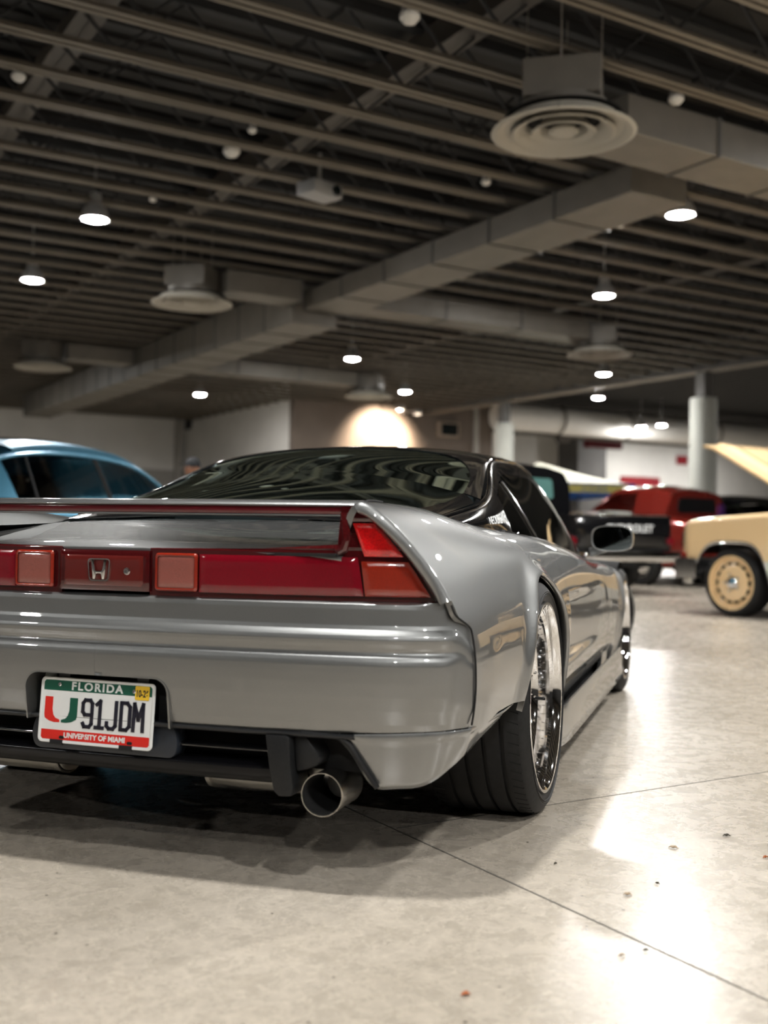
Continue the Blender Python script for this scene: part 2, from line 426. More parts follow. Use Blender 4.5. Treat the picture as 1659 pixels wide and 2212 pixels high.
duct('main_duct', 'long grey square air duct running under the joists above the silver coupe', 'n', aL, aR, 2.33*HD, 4.42*HD, DB, DT, 1.1)
HD2 = 3.0; aL2, aR2 = 2.335*HD2, 2.58*HD2; DT2 = Z_J-.02
duct('deep_duct', 'taller far stretch of square air duct beyond the branch towards the white wall', 'n', aL2, aR2, 4.42*HD+.02, 10.2*HD2, CAM_H+HD2, DT2, .95)
zb1 = CAM_H+3.25
duct('branch_duct', 'short cross duct joining the nearest round diffuser to the main duct', 'a', 1.985*3.25, 2.17*3.25, 1.9*3.25, 4.2*3.25, zb1, zb1+.32, 1.15)
for (n_, a_, b_, lab) in ((4.6, 5.827, 6.98, 'short branch duct feeding the middle diffuser left of the deep duct'), (4.574, 7.95, 12.333, 'long branch duct feeding the middle diffuser by the column'),
                         (7.015, 5.65, 6.98, 'short branch duct feeding the farthest diffuser beside the deep duct'), (7.02, 7.78, 12.155, 'long branch duct feeding the far diffuser before the brown wall')):
    duct('branch_duct', lab, 'a', n_*3.05-.25, n_*3.05+.25, a_, b_, CAM_H+3.25, CAM_H+3.55, 1.3)
def diffuser(a, n, H, dia, label, box=True):
    o = empty('round_diffuser', W(a, n, CAM_H+H), ALPHA); tag(o, label, 'air diffuser', 'round ceiling diffusers')
    R = dia/2
    MB().lathe([(R*.76, .10), (R*.80, .05), (R*.86, .012), (R*.95, -.008), (R, .004), (R*.985, .016), (R*.85, .03), (R*.62, .06)], seg=56).build('outer_ring', M['grille'], o)
    MB().lathe([(R*.50, .095), (R*.58, .03), (R*.69, -.002), (R*.71, .008), (R*.60, .05), (R*.53, .11)], seg=48).build('middle_ring', M['grille'], o)
    MB().lathe([(R*.29, .085), (R*.34, .025), (R*.43, -.002), (R*.45, .008), (R*.37, .045), (R*.31, .10)], seg=40).build('inner_ring', M['grille'], o)
    MB().lathe([(0.001, -.004), (R*.17, -.002), (R*.21, .015), (R*.17, .05)], seg=32).build('centre_disc', M['grille'], o)
    MB().lathe([(R*.60, .1), (R*.60, .22), (R*.05, .22)], seg=40).build('neck', M['duct'], o)
    MB().lathe([(R*.001, .11), (R*.82, .115), (R*.82, .12), (.001, .13)], seg=40).build('back_plate', M['dark'], o)
    for hx_, hy2 in ((.2, .2), (-.2, -.2), (.2, -.2), (-.2, .2)): MB().tube([(hx_, hy2, .47), (hx_, hy2, 1.0)], .006, 6).build('hanger_rod', M['conduit'], o)
    if box: MB().box(-R*.52, R*.52, -R*.52, R*.52, .21, .49).build('plenum_box', M['duct'], o, smooth=False, bevel=.01, rot=(0, 0, radians(45.7)))
    return o
HDf = 3.05
for (n_, a_, lab) in ((2.088, 1.779, 'large round ceiling diffuser hanging nearest, below a square plenum'), (4.6, 1.775, 'round diffuser at the end of the short branch left of the duct'),
                      (7.015, 1.717, 'farthest left round diffuser beside the deep duct'), (4.574, 4.179, 'round diffuser in front of the concrete columns'), (7.02, 4.12, 'small far round diffuser before the brown wall')):
    diffuser(a_*HDf, n_*HDf, HDf, .362*HDf, lab)
# high-bay lamps
HL = 3.42
def lamp(a, n, label, H=HL, group='high-bay lamps'):
    o = empty('high_bay_lamp', W(a, n, CAM_H+H), ALPHA); tag(o, label, 'lamp', group)
    if 'lamp_housing' not in bpy.data.meshes:
        MB().lathe([(.02, .30), (.07, .29), (.08, .16), (.12, .13), (.16, .03), (.16, .0), (.145, .0), (.14, .015), (.06, .06)], seg=28).build('lamp_housing', M['lamp_body'], o)
        MB().lathe([(.001, -.020), (.08, -.015), (.13, .004)], seg=14).build('lamp_lens', M['lamp_on'], o)
        MB().tube([(0, 0, .28), (0, 0, 1.1)], .012, 8).build('stem', M['lamp_body'], o)
    else:
        for nm in ('lamp_housing', 'lamp_lens', 'stem')[:3 if H < 3.8 else 2]: link(nm, bpy.data.meshes[nm], None, o)
    return o
LAMPS = [((205, 475), 'lit high-bay lamp shining between the joists left of the near duct'), ((1470, 465), 'lit high-bay lamp shining just behind the corner of the near cross duct'),
         ((1305, 640), 'lit high-bay lamp above the diffuser in front of the columns'), ((761, 776), 'lit high-bay lamp between the deep duct and the far diffuser'),
         ((875, 847), 'small lit lamp above the brown wall with the monitor'), ((432, 853), 'lit lamp above the far white wall by the duct'),
         ((615, 893), 'lit lamp at the corner where white wall meets brown wall'), ((1304, 809), 'lit lamp under the steel beam between the two columns'),
         ((1292, 860), 'lit lamp lowest beyond the steel beam over the far bay'), ((70, 606), 'lit lamp beside the pale strip left of the middle diffuser')]
for (p, lab) in LAMPS:
    d = pray(*p); t = HL/d[2]; X, Y = d[0]*t, d[1]*t
    a = X*cos(ALPHA)+Y*sin(ALPHA); n = -X*sin(ALPHA)+Y*cos(ALPHA)
    lamp(a, n, lab)
for (a, n, lab) in ((.75, 2.2, 'lit high-bay lamp hanging right over the tail of the silver coupe'), (1.0, -1.55, 'lit high-bay lamp hanging behind the spot the coupe is seen from'),
                    (-2.2, -3.2, 'added high-bay lamp behind the coupe, throwing fill light on its rear'), (3.6, -5.4, 'second added high-bay lamp behind the coupe, brightening its rear'),  # both unseen, added to light the coupe's tail from behind
                    (7.6, .6, 'high-bay lamp added to brighten the open floor right of the coupe'), (7.6, -4.5, 'lit high-bay lamp over the open floor far behind the coupe'), (-6., 3., 'lit high-bay lamp over the bare floor left of the coupe'),  # the first is added for brightness on the right-hand floor
                    (5.3, 2.3, 'high-bay lamp added over the aisle to brighten the floor beside the coupe'), (9.6, 5.6, 'added high-bay lamp throwing extra light on the peach pickup'),  # unseen fill lamps, added for the floor on the right and the pickup
                    (32.5, 31.2, 'added lamp hidden behind the soffit to brighten the far wall'), (36, 31., 'added hidden lamp at the end of the far bay, brightening its wall'),  # both added out of sight so the far wall reads bright
                    (14.2, 3.4, 'lit high-bay lamp over the peach pickup'), (14.2, -2.4, 'lit high-bay lamp over the aisle beyond the peach pickup'), (-5, 12, 'lit high-bay lamp left of the blue sedan'),
                    (4.2, 27, 'lit high-bay lamp washing the far white wall'), (24, 15, 'lit high-bay lamp beyond the steel beam on the window side'), (25, 24.5, 'lit high-bay lamp before the soffit of the far bay'), (31, 30.5, 'added lamp behind the soffit, another fill for the far wall')):  # the last is one more hidden fill added for the far wall
    lamp(a, n, lab, H=3.9 if n > 30.3 and a > 20 else HL, group='high-bay lamps out of view')
# columns
def column(px, n, r, label, ztop=None):
    a = 17.82; x, y, _ = W(a, n, 0)
    o = empty('column', (x, y, 0)); tag(o, label, 'column')
    zt = 3.72
    MB().lathe([(.001, 0), (r, 0), (r, zt-.02), (r-.02, zt), (.001, zt)], seg=40).build('shaft', M['column'], o)
    MB().box(-.12, .12, -.12, .12, zt, Z_J-.1).build('neck', M['wall_d'], o, smooth=False, rot=(0, 0, ALPHA))
    return o
def n_at(px, a):
    k = (px-829.5)/F_PX; return a*(sin(PHI)-k*cos(PHI))/(cos(PHI)+k*sin(PHI))
column(1518, n_at(1518, 17.82), .285, 'round grey concrete column behind the raised peach bonnet')
column(1086, n_at(1086, 17.82), .265, 'round grey concrete column behind the roof of the silver coupe')
# fittings on the far walls
def at_wall(px, py, N):
    d = pray(px, py); nn = -d[0]*sin(ALPHA)+d[1]*cos(ALPHA); t = N/nn; P = d*t
    return P[0]*cos(ALPHA)+P[1]*sin(ALPHA), CAM_H+P[2]
def wall_box(name, label, cat, px0, py0, px1, py1, N, mat, depth=.12, inner=None, innername=None):
    a0, z1 = at_wall(px0, py0, N); a1, z0 = at_wall(px1, py1, N)
    c = W((a0+a1)/2, N, (z0+z1)/2); hw, hh = (a1-a0)/2, (z1-z0)/2
    o = empty(name, c, ALPHA); tag(o, label, cat)
    MB().box(-hw, hw, -depth, 0, -hh, hh).build('frame' if inner else 'panel', mat, o, smooth=False, bevel=.02)
    if inner: MB().box(-hw*.78, hw*.78, -depth-.01, -depth+.02, -hh*.72, hh*.72).build(innername, inner, o, smooth=False)
    return o
M['frame_tan'] = pmat('frame_tan', (.36, .29, .23), .6)
M['screen'] = pmat('screen_off', (.01, .014, .014), .15)
M['banner'] = pmat('red_banner', (.30, .012, .02), .7)
M['sign'] = pmat('sign_red', (.16, .006, .014), .35)
wall_box('wall_monitor', 'small dark monitor in a tan frame on the brown wall', 'monitor', 943, 910, 987, 947, NBR-.01, M['frame_tan'], .15, M['screen'], 'screen')
wall_box('loudspeaker', 'black loudspeaker box high on the white wall', 'speaker', 399, 892, 428, 930, NB-.2, M['black'], .5, M['dark'], 'speaker_grille')
wall_box('hanging_sign', 'dark red box sign hanging before the far white wall', 'sign', 1260, 947, 1335, 972, NFAR-3.2, M['sign'], .25)
wall_box('banner', 'long red banner low on the far white wall', 'banner', 1340, 1028, 1424, 1052, NFAR-.05, M['banner'], .04)
wall_box('wall_poster', 'small red poster between the far pilaster and the column', 'poster', 1461, 984, 1484, 1004, NFAR-.05, M['banner'], .04)
wall_box('exit_box', 'small grey junction box under the soffit of the far bay', 'junction box', 1199, 940, 1224, 957, 28.1, M['wall_d'], .2)
# washed light on the brown wall
def washer(px, py, N, off, col, power, label, down=True, ang=95):
    a, z = at_wall(px, py, N); c = W(a, N-off, z)
    o = empty('wall_washer', c, ALPHA); tag(o, label, 'wall light')
    MB().lathe([(.001, .14), (.10, .14), (.13, 0), (.115, 0), (.09, .1), (.001, .1)], seg=24).build('shade', M['lamp_body'], o)
    MB().lathe([(.001, .02), (.09, .02), (.09, .05), (.001, .06)], seg=20).build('bulb', pmat('bulb_warm', (1, .9, .75), .4, emis=col, es=30), o)
    MB().box(-.02, .02, 0, off, .1, .14).build('arm', M['lamp_body'], o, smooth=False)
    ld = bpy.data.lights.new('washer_light', 'SPOT'); ld.energy = power; ld.color = col; ld.spot_size = radians(ang); ld.spot_blend = .7; ld.shadow_soft_size = .08
    lo = bpy.data.objects.new('washer_light', ld); COL.objects.link(lo); lo.parent = o; lo.location = (0, .0, -.03)
    lo.rotation_euler = (radians(58), 0, 0)
    return o
washer(822, 893, NBR, 1.1, (1, .80, .60), 1150, 'warm spotlight washing the brown wall', ang=105)
washer(858, 902, NBR, 1.1, (1, .80, .60), 350, 'second warm spotlight beside the first on the brown wall', ang=60)
# big round lit duct in the far bay
aD, zD = at_wall(1250, 912, 26.0)
rd = empty('round_duct', W(0, 26.0, zD), ALPHA); tag(rd, 'fat round white duct lit by a lamp in the far bay', 'air duct')
k = 0
for (q0, q1, r0, r1) in ((aD-3.2, aD-.9, .42, .42), (aD-.88, aD+1.9, .44, .44), (aD+1.92, aD+6, .44, .44), (aD+6.02, aD+14, .44, .44)):
    MB().lathe([(.001, q0), (r0, q0), (r1, q1), (.001, q1)], axis='x', seg=36).build('duct_section', M['wall_w'], rd)
for q in (aD-.89, aD+1.91, aD+6.01):
    MB().lathe([(.44, q-.04), (.465, q-.04), (.465, q+.04), (.44, q+.04)], axis='x', seg=36).build('collar', M['duct'], rd)
ln = lamp(aD+1.6, 24.9, 'lamp hanging in front of the fat round duct in the far bay', H=zD-CAM_H-.15)
# sprinkler heads, cameras and junction boxes among the joists
M['plastic_w'] = pmat('white_plastic', (.75, .73, .68), .4)
for (px, py, s, nm, lab, cat) in ((500, 330, .10, 'security_camera', 'white dome camera under a joist left of centre', 'camera'), (545, 283, .05, 'sprinkler_head', 'small white sprinkler head on a joist', 'sprinkler'),
        (40, 168, .07, 'smoke_detector', 'pale detector at the end of a thin rod under the joists', 'detector'), (885, 40, .09, 'junction_box', 'grey junction box on the joists near the plenum', 'junction box'),
        (1460, 217, .08, 'emergency_light', 'pale emergency light on a joist above the near cross duct', 'light'), (330, 432, .05, 'sprinkler_head', 'small white sprinkler head between joists above the left lamp', 'sprinkler'),
        (1050, 395, .06, 'sprinkler_head', 'small white sprinkler head near the main duct', 'sprinkler'), (1340, 488, .05, 'sprinkler_head', 'small white sprinkler head at the corner of the main duct', 'sprinkler')):
    d = pray(px, py); t = (H_J-.03)/d[2]; P = d*t
    o = empty(nm, (P[0], P[1], CAM_H+H_J-.03), ALPHA); tag(o, lab, cat)
    MB().lathe([(.001, -s*.5), (s*.5, -s*.35), (s*.8, 0), (s*.8, s*.3), (.001, s*.3)], seg=20).build('body', M['plastic_w'], o)
    MB().box(-s*.5, s*.5, -s*.5, s*.5, s*.3, s*.3+.05).build('mount', M['lamp_body'], o, smooth=False)
pz = pray(690, 415); t = (H_J-.12)/pz[2]; P = pz*t
pj = empty('ceiling_projector', (P[0], P[1], CAM_H+H_J-.12), ALPHA+.3); tag(pj, 'boxy projector hung under the joists left of the main duct', 'projector')
MB().box(-.2, .2, -.14, .14, -.06, .08).build('case', M['lamp_body'], pj, bevel=.015)
MB().lathe([(.001, -.02), (.05, -.02), (.05, .03), (.001, .03)], axis='y', org=(.1, -.15, .01), seg=20).build('lens', M['screen'], pj)
MB().tube([(0, 0, .08), (0, 0, .4)], .02, 8).build('mount_pole', M['lamp_body'], pj)
# ---------------------------------------------------------------- the silver coupe
car = empty('sports_coupe', (CAR_X, CAR_Y, 0), -CAR_TH)
tag(car, 'low silver two-door sports coupe with red tail lights and black roof', 'car')
# side surface: stations along y (forward from rear axle), section points (x, z) from sill to crest and inner wall
ST = [
 (-.90, [(.806, .335), (.816, .39), (.820, .46), (.812, .56), (.788, .645), (.752, .71), (.69, .79), (.606, .850), (.566, .775)]),
 (-.76, [(.842, .335), (.851, .39), (.855, .46), (.846, .56), (.816, .645), (.777, .71), (.708, .798), (.62, .854), (.575, .785)]),
 (-.5, [(.862, .325), (.876, .40), (.883, .47), (.873, .57), (.839, .66), (.796, .73), (.722, .808), (.630, .851), (.585, .79)]),
 (-.2, [(.868, .28), (.892, .38), (.904, .47), (.896, .57), (.863, .66), (.816, .735), (.735, .795), (.642, .829), (.60, .80)]),
 (.1, [(.866, .22), (.893, .35), (.906, .46), (.898, .57), (.867, .655), (.821, .73), (.748, .780), (.664, .808), (.62, .798)]),
 (.45, [(.846, .16), (.870, .29), (.886, .44), (.883, .56), (.859, .645), (.821, .713), (.764, .763), (.697, .789), (.65, .785)]),
 (.9, [(.842, .14), (.858, .27), (.872, .42), (.870, .54), (.853, .622), (.826, .685), (.784, .732), (.728, .757), (.68, .755)]),
 (1.4, [(.842, .14), (.856, .27), (.868, .40), (.867, .52), (.853, .598), (.832, .648), (.791, .696), (.735, .722), (.69, .72)]),
 (1.9, [(.842, .14), (.856, .27), (.870, .40), (.870, .50), (.857, .575), (.835, .620), (.79, .658), (.73, .680), (.68, .68)]),
 (2.3, [(.848, .16), (.866, .28), (.884, .40), (.882, .49), (.864, .56), (.835, .61), (.77, .648), (.66, .668), (.60, .668)]),
 (2.7, [(.848, .17), (.866, .28), (.882, .39), (.875, .47), (.85, .535), (.81, .58), (.735, .618), (.62, .638), (.56, .64)]),
 (3.1, [(.80, .17), (.825, .25), (.84, .34), (.83, .42), (.80, .48), (.755, .52), (.68, .55), (.58, .57), (.52, .575)]),
 (3.4, [(.66, .19), (.69, .25), (.70, .31), (.69, .37), (.66, .41), (.62, .44), (.54, .465), (.46, .48), (.42, .485)])]
SY = [s[0] for s in ST]; SP = np.array([s[1] for s in ST]); NJ = SP.shape[1]; TJ = np.linspace(0, 1, NJ)
RW, FW = (0., .325, .347), (2.53, .308, .332)            # arch centres y, z and radius
def side_raw(y, t):
    A = basis(SY, [y])[0]; sec = np.tensordot(A, SP, (0, 0)); return basis(TJ, t) @ sec
def side_pts(y, t):
    """y: scalar, t: array -> Nx3 with flares and scoop"""
    q = side_raw(y, t); x, z = q[:, 0].copy(), q[:, 1]
    for (yc, zc, R) in (RW, FW):
        r = np.hypot(y-yc, z-zc); x += .017*np.exp(-((r-R)/.030)**2)*sstep(.2, .32, z)
    # scoop sculpted into the door, deepest at its rear edge
    d = sstep(1.75, .60, y)*sstep(.555, .565, y)*sstep(.345, .385, z)*sstep(.60, .545, z)
    x -= .034*d
    # crease low on the flank
    x -= .010*sstep(.30, .275, z)*sstep(.4, .6, y)*sstep(2.15, 1.95, y)
    return np.stack([x, np.full_like(x, y), z], 1)
TT = np.linspace(0, 1, 401)
def arch_low(y, base_t):
    for (yc, zc, R) in (RW, FW):
        if abs(y-yc) < R-1e-6:
            zl = zc+sqrt(R*R-(y-yc)**2); z = side_raw(y, TT)[:, 1]; zi = np.argmax(z)
            return float(np.interp(zl, z[:zi+1], TT[:zi+1])), True
    return base_t, False
def arch_cols(y0, y1, arch, step=.02):
    ys = list(np.arange(y0, y1, step))+[y1]
    if arch:
        yc, zc, R = arch
        ys = [v for v in ys if abs(abs(v-yc)-R) > .012]
        for k in range(0, 26):
            a = pi/2*k/25
            for s in (-1, 1):
                v = yc+s*(R-1e-4)*cos(a*.999)
                ys.append(v)
        ys += [yc-R-1e-4, yc+R+1e-4]
    ys = sorted(set(round(v, 5) for v in ys if y0-1e-6 <= v <= y1+1e-6))
    return ys
def y_rear(z):                                           # the tail edge leans: lower corner further forward
    return -.742-.060*sstep(.572, .614, z)-.053*sstep(.64, .86, z)
def side_panel(name, y0, y1, t0, t1, arch=None, nt=70, rear=False, sgn=1, mat=None, zbot=None):
    ys = arch_cols(y0, y1, arch); P = np.zeros((nt, len(ys), 3)); N = np.zeros_like(P)
    for c, y in enumerate(ys):
        tl, inarch = arch_low(y, t0)
        if not inarch and zbot is not None:
            z = side_raw(y, TT)[:, 1]; zi = np.argmax(z); tl = float(np.interp(zbot(y), z[:zi+1], TT[:zi+1]))
        T = tl+(t1-tl)*np.linspace(0, 1, nt)**(1.0)
        p = side_pts(y, T)
        py = side_pts(y+.004, T)-side_pts(y-.004, T); pt = side_pts(y, np.minimum(T+.003, 1))-side_pts(y, np.maximum(T-.003, 0))
        nn = np.cross(py, pt); nn /= np.linalg.norm(nn, axis=1, keepdims=True)
        nn[nn[:, 0] < -.3] *= 1
        if rear:
            k = float(sstep(-.45, y0, y)); p[:, 1] += (y_rear(p[:, 2])-y0)*k
        P[:, c] = p; N[:, c] = nn
    if N[nt//3, len(ys)//2, 0] < 0: N = -N
    P[..., 0] *= sgn; N[..., 0] *= sgn
    nr, nc = P.shape[:2]
    fl = np.cross(P[1, 0]-P[0, 0], P[0, 1]-P[0, 0])
    V = list(P.reshape(-1, 3)); NN = list(N.reshape(-1, 3))
    Fc = gridfaces(nr, nc, 0, flip=(sgn < 0))
    # turned-in rim on every edge
    Q = P-N*.016; Q[..., 1] = P[..., 1]
    for lp in ([(0, j) for j in range(nc)], [(nr-1, j) for j in range(nc)], [(i, 0) for i in range(nr)], [(i, nc-1) for i in range(nr)]):
        b = len(V)
        for k, (i, j) in enumerate(lp):
            V += [P[i, j], Q[i, j]]
            e = rim_normal(P, N, lp, k); NN += [e, e]
        for k in range(len(lp)-1):
            q4 = (b+2*k, b+2*k+2, b+2*k+3, b+2*k+1)
            gn = np.cross(np.subtract(V[q4[1]], V[q4[0]]), np.subtract(V[q4[2]], V[q4[0]])); Fc.append(q4 if gn @ NN[b+2*k] >= 0 else q4[::-1])
    o = mk(name, V, Fc, mat or M['silver'], car, normals=NN)
    return o, P, N
YD0, YD1 = .553, 1.80
def zb_q(y): return .355 if y < -.3 else .14
for sgn in (1, -1):
    q, QP, QN = side_panel('quarter_panel', -.775, YD0-.003, 0, 1., RW, rear=True, sgn=sgn, zbot=lambda y: .362-.03*max(0, -.55-y)/.2 if y < -.2 else .155)
    if sgn == 1: QPR, QNR = QP, QN
    side_panel('door', YD0+.003, YD1-.003, 0, .90, None, sgn=sgn, zbot=lambda y: .235+.012*(y-.5))
    side_panel('front_wing', YD1+.003, 3.38, 0, 1., FW, sgn=sgn, nt=46)
    # side skirt under the door
    S = []
    for y in np.linspace(.352, 2.195, 40):
        e = .012*sstep(.35, .5, y)
        S.append([(sgn*(.862+e), y, .232+.012*(y-.5)), (sgn*(.872+e), y, .20), (sgn*(.868+e), y, .165), (sgn*(.874+e), y, .15), (sgn*(.872+e), y, .118), (sgn*(.80), y, .112)])
    grid('side_skirt', np.array(S), M['silver'], car, .01, flip=sgn > 0)
    # wheel wells
    for (yc, zc, R) in (RW, FW):
        MB().lathe([(R+.012, .845), (R+.03, .52), (.05, .5)], axis='x', org=(0, yc, zc), seg=40, a0=-.3, a1=pi-.06).build('wheel_well', M['well'], car).scale = (sgn, 1, 1)
        # rolled arch lip
        lip = []
        for k in range(61):
            a = -.25+(pi+.5-(.36 if yc == 0 else 0))*k/60; y = yc+R*cos(a); z = zc+R*sin(a)
            yy = float(np.clip(y, -.77, 3.3))
            zz = side_raw(yy, TT)[:, 1]; zi = np.argmax(zz); t = float(np.interp(z, zz[:zi+1], TT[:zi+1])); x = side_pts(yy, np.array([t]))[0, 0]
            row = []
            for (dr, dx) in ((.0005, -.001), (-.004, -.003), (-.006, -.010), (-.003, -.022), (.004, -.03)):
                row.append((sgn*(x+dx), yc+(R+dr)*cos(a), zc+(R+dr)*sin(a)))
            lip.append(row)
        grid('arch_lip', np.array(lip), M['silver'], car, 0, flip=sgn < 0)
# dark gaps behind the shut lines
for sgn in (1, -1):
    for yg in (YD0, YD1):
        ys = side_pts(yg, np.linspace(.12, .9, 30)); row = [[(sgn*(p[0]-.012), yg-.02, p[2]), (sgn*(p[0]-.012), yg+.02, p[2])] for p in ys]
        grid('shut_line_seal', np.array(row), M['dark'], car, .002)

for sgn in (1, -1):
    pts = []
    for z in np.linspace(.630, .362, 40):
        y = float(y_rear(z)); zz = side_raw(y, TT)[:, 1]; zi = np.argmax(zz); t = float(np.interp(z, zz[:zi+1], TT[:zi+1]))
        pts.append((sgn*(side_pts(y, np.array([t]))[0, 0]+.0004), y-.0015, z))
    MB().tube(pts, .0024, 8).build('bumper_seam', M['dark'], car)
# ---- rear bumper, swept round the tail
PC = np.array([(0, -.905), (.2, -.903), (.4, -.896), (.56, -.882), (.68, -.862), (.765, -.832), (.811, -.80), (.835, -.770), (.8475, -.75), (.852, -.7405)])
pcs = np.concatenate([[0], np.cumsum(np.hypot(*np.diff(PC, axis=0).T))])
def plan(s):
    B = basis(pcs, s); p = B @ PC; e = 1e-3
    d = (basis(pcs, np.minimum(s+e, pcs[-1])) @ PC)-(basis(pcs, np.maximum(s-e, 0)) @ PC); d /= np.linalg.norm(d, axis=1, keepdims=True)
    return p, np.stack([d[:, 1], -d[:, 0]], 1)*np.array([[1, 1]])
BPROF = [(.634, -.040), (.6335, -.020), (.629, -.012), (.618, -.0095), (.600, -.0085), (.584, -.0075), (.575, -.004), (.568, .003), (.562, .008), (.554, .0105), (.545, .0095),
         (.535, .0065), (.529, .0040), (.5255, .0035), (.521, .006), (.515, .0115), (.508, .0150), (.500, .0165), (.485, .0165), (.46, .0155), (.43, .013), (.40, .0085), (.37, .002), (.352, -.004), (.344, -.012), (.343, -.03)]
bz = np.array([p[0] for p in BPROF]); bo = np.array([p[1] for p in BPROF]); bt = np.linspace(0, 1, len(BPROF))
def bump_low(x):
    """lower edge of the bumper skin: plate recess in the middle, line rising slightly outboard"""
    base = .345+.012*sstep(.45, .85, x)
    ax = abs(x)
    if ax < .187:
        top = .447
        r = .035
        if ax > .187-r: return max(base, top-r+sqrt(max(0, r*r-(ax-(.187-r))**2)))
        return top
    return base
NV1, NV2 = 64, 30
NV = NV1+NV2
ZR = .447
def toff(z): return np.interp(-np.asarray(z), -bz, bo)
def bump_rows(s_list, sgn=1):
    s_arr = np.array(s_list); p, nrm = plan(s_arr); P = np.zeros((NV, len(s_list), 3)); NN = np.zeros_like(P)
    tz = np.interp(np.linspace(0, float(np.interp(-ZR, -bz, bt)), NV1), bt, bz)      # shared rows above the recess
    for c in range(len(s_list)):
        x, y = p[c]; nx, ny = nrm[c]
        if ny > 0 and abs(nx) < .5: nx, ny = -nx, -ny
        if x > .5 and nx < 0: nx, ny = -nx, -ny
        fade = 1-sstep(.79, .832, x)*.85                # the ledge dies away round the corner
        zl = bump_low(x); ztop = .634-.046*float(sstep(-.782, -.742, y))
        zz = np.concatenate([tz, np.linspace(ZR, zl, NV2+1)[1:]])
        def prof_off(z):
            so = -.010+.012*sstep(.634, .52, z)-.012*sstep(.42, .345, z); ft = fade*(1-sstep(.60, .622, z)*sstep(.735, .785, x)); return toff(z)*ft+so*(1-ft)
        off = prof_off(zz); g = (prof_off(zz+.0012)-prof_off(zz-.0012))/.0024
        zo = ztop-(.634-zz)*((ztop-zl)/(.634-zl))
        P[:, c] = np.stack([x+nx*off, y+ny*off, zo], 1)
        n_ = np.stack([np.full(NV, nx), np.full(NV, ny), -g], 1); NN[:, c] = n_/np.linalg.norm(n_, axis=1, keepdims=True)
    P[..., 0] *= sgn; NN[..., 0] *= sgn
    return P, NN
sl = list(np.linspace(0, .15, 8))+list(np.linspace(.152, .1869, 24))+[.1872]+list(np.linspace(.20, pcs[-1], 70))
for sgn in (1, -1):
    P, NB_ = bump_rows(sl, sgn)
    o = grid('rear_bumper_skin', P, M['silver'], car, .006, flip=sgn > 0, NRM=NB_)
# return walls of the plate recess
rw_ = []
for k in range(41):
    x = -.187+.374*k/40 if False else None
prof = [(-.187, .335)]+[(-.187, .41)]+[(-.187+.035*(1-cos(a)), .412+.035*sin(a)) for a in np.linspace(0, pi/2, 8)]+[(.187-.035*(1-cos(a)), .412+.035*sin(a)) for a in np.linspace(pi/2, 0, 8)]+[(.187, .41), (.187, .335)]
row = []
for (x, z) in prof:
    yb = -.905-.014 if z > .40 else -.905-.002
    row.append([(x, yb, z), (x*.995, -.895, z-.001), (x*.97, -.845, z-.004)])
grid('plate_recess_wall', np.array(row), M['silver'], car, .004, flip=False)
MB().box(-.185, .185, -.845, -.835, .30, .452).build('recess_back', M['dark'], car, smooth=False)
# dark slate plinth that carries the plate
MB().prism(rounded([(-.185, .262), (.190, .262), (.200, .30), (.185, .343), (-.18, .343), (-.195, .30)], .02), -.884, -.835).build('plate_plinth', pmat('slate_plastic', (.018, .023, .032), .35), car, bevel=.006)
for x in (-.105, .105):
    MB().prism([(x-.014, .42), (x+.014, .42), (x+.02, .452), (x-.012, .452)], -.885, -.845).build('plate_bracket', M['black'], car)
# clear lamp box left of the plate
MB().prism(rounded([(-.176, .345), (-.135, .345), (-.135, .442), (-.170, .442)], .01), -.868, -.845).build('plate_lamp', pmat('lamp_milky', (.35, .38, .36), .2, 0, .5), car, bevel=.004)

# ---- licence plate
pl = empty('licence_plate', (-.008, -.8975, .357), parent=car); pl.rotation_euler = (radians(-5), radians(.35), 0)
def rrect(wd, ht, r, n=6):
    pts = []
    for (cx, cz, a0) in ((wd/2-r, ht/2-r, 0), (-wd/2+r, ht/2-r, pi/2), (-wd/2+r, -ht/2+r, pi), (wd/2-r, -ht/2+r, 1.5*pi)):
        for k in range(n+1):
            a = a0+pi/2*k/n; pts.append((cx+r*cos(a), cz+r*sin(a)))
    return pts
PW, PH = .3048, .1524
MB().prism(rrect(PW, PH, .012), -.001, .001).build('plate_sheet', M['white'], pl)
o_, i_ = rrect(PW, PH, .012), rrect(PW-.012, PH-.012, .008)
rim = [[(a[0], -.0012, a[1]), (a[0]*.993, -.003, a[1]*.985), (b[0], -.003, b[1]), (b[0], -.001, b[1])] for a, b in zip(o_+o_[:1], i_+i_[:1])]
grid('plate_rim', np.array(rim), M['white'], pl, 0)
gp = [(-PW/2+.0085, PH/2-.031), (PW/2-.0085, PH/2-.031), (PW/2-.0085, PH/2-.012), (PW/2-.013, PH/2-.0075), (-PW/2+.013, PH/2-.0075), (-PW/2+.0085, PH/2-.012)]
MB().prism(gp, -.0016, -.0009).build('green_band', M['green'], pl, smooth=False)
rp_ = [(-PW/2+.0085, -PH/2+.030), (PW/2-.0085, -PH/2+.030), (PW/2-.0085, -PH/2+.012), (PW/2-.013, -PH/2+.0075), (-PW/2+.013, -PH/2+.0075), (-PW/2+.0085, -PH/2+.012)]
MB().prism(rp_, -.0016, -.0009).build('red_band', M['red'], pl, smooth=False)
def plate_M(x, z, y=-.0019): return Matrix(((1, 0, 0, x), (0, 0, -1, y), (0, 1, 0, z), (0, 0, 0, 1)))
text_mesh('state_name', 'FLORIDA', .0255, M['white'], pl, plate_M(-.001, PH/2-.0195), .0003, bold=.0008, sx=1.12, spacing=1.25)
text_mesh('school_name', 'UNIVERSITY OF MIAMI', .0165, M['white'], pl, plate_M(0, -PH/2+.0185), .0003, bold=.0006, sx=1.0)
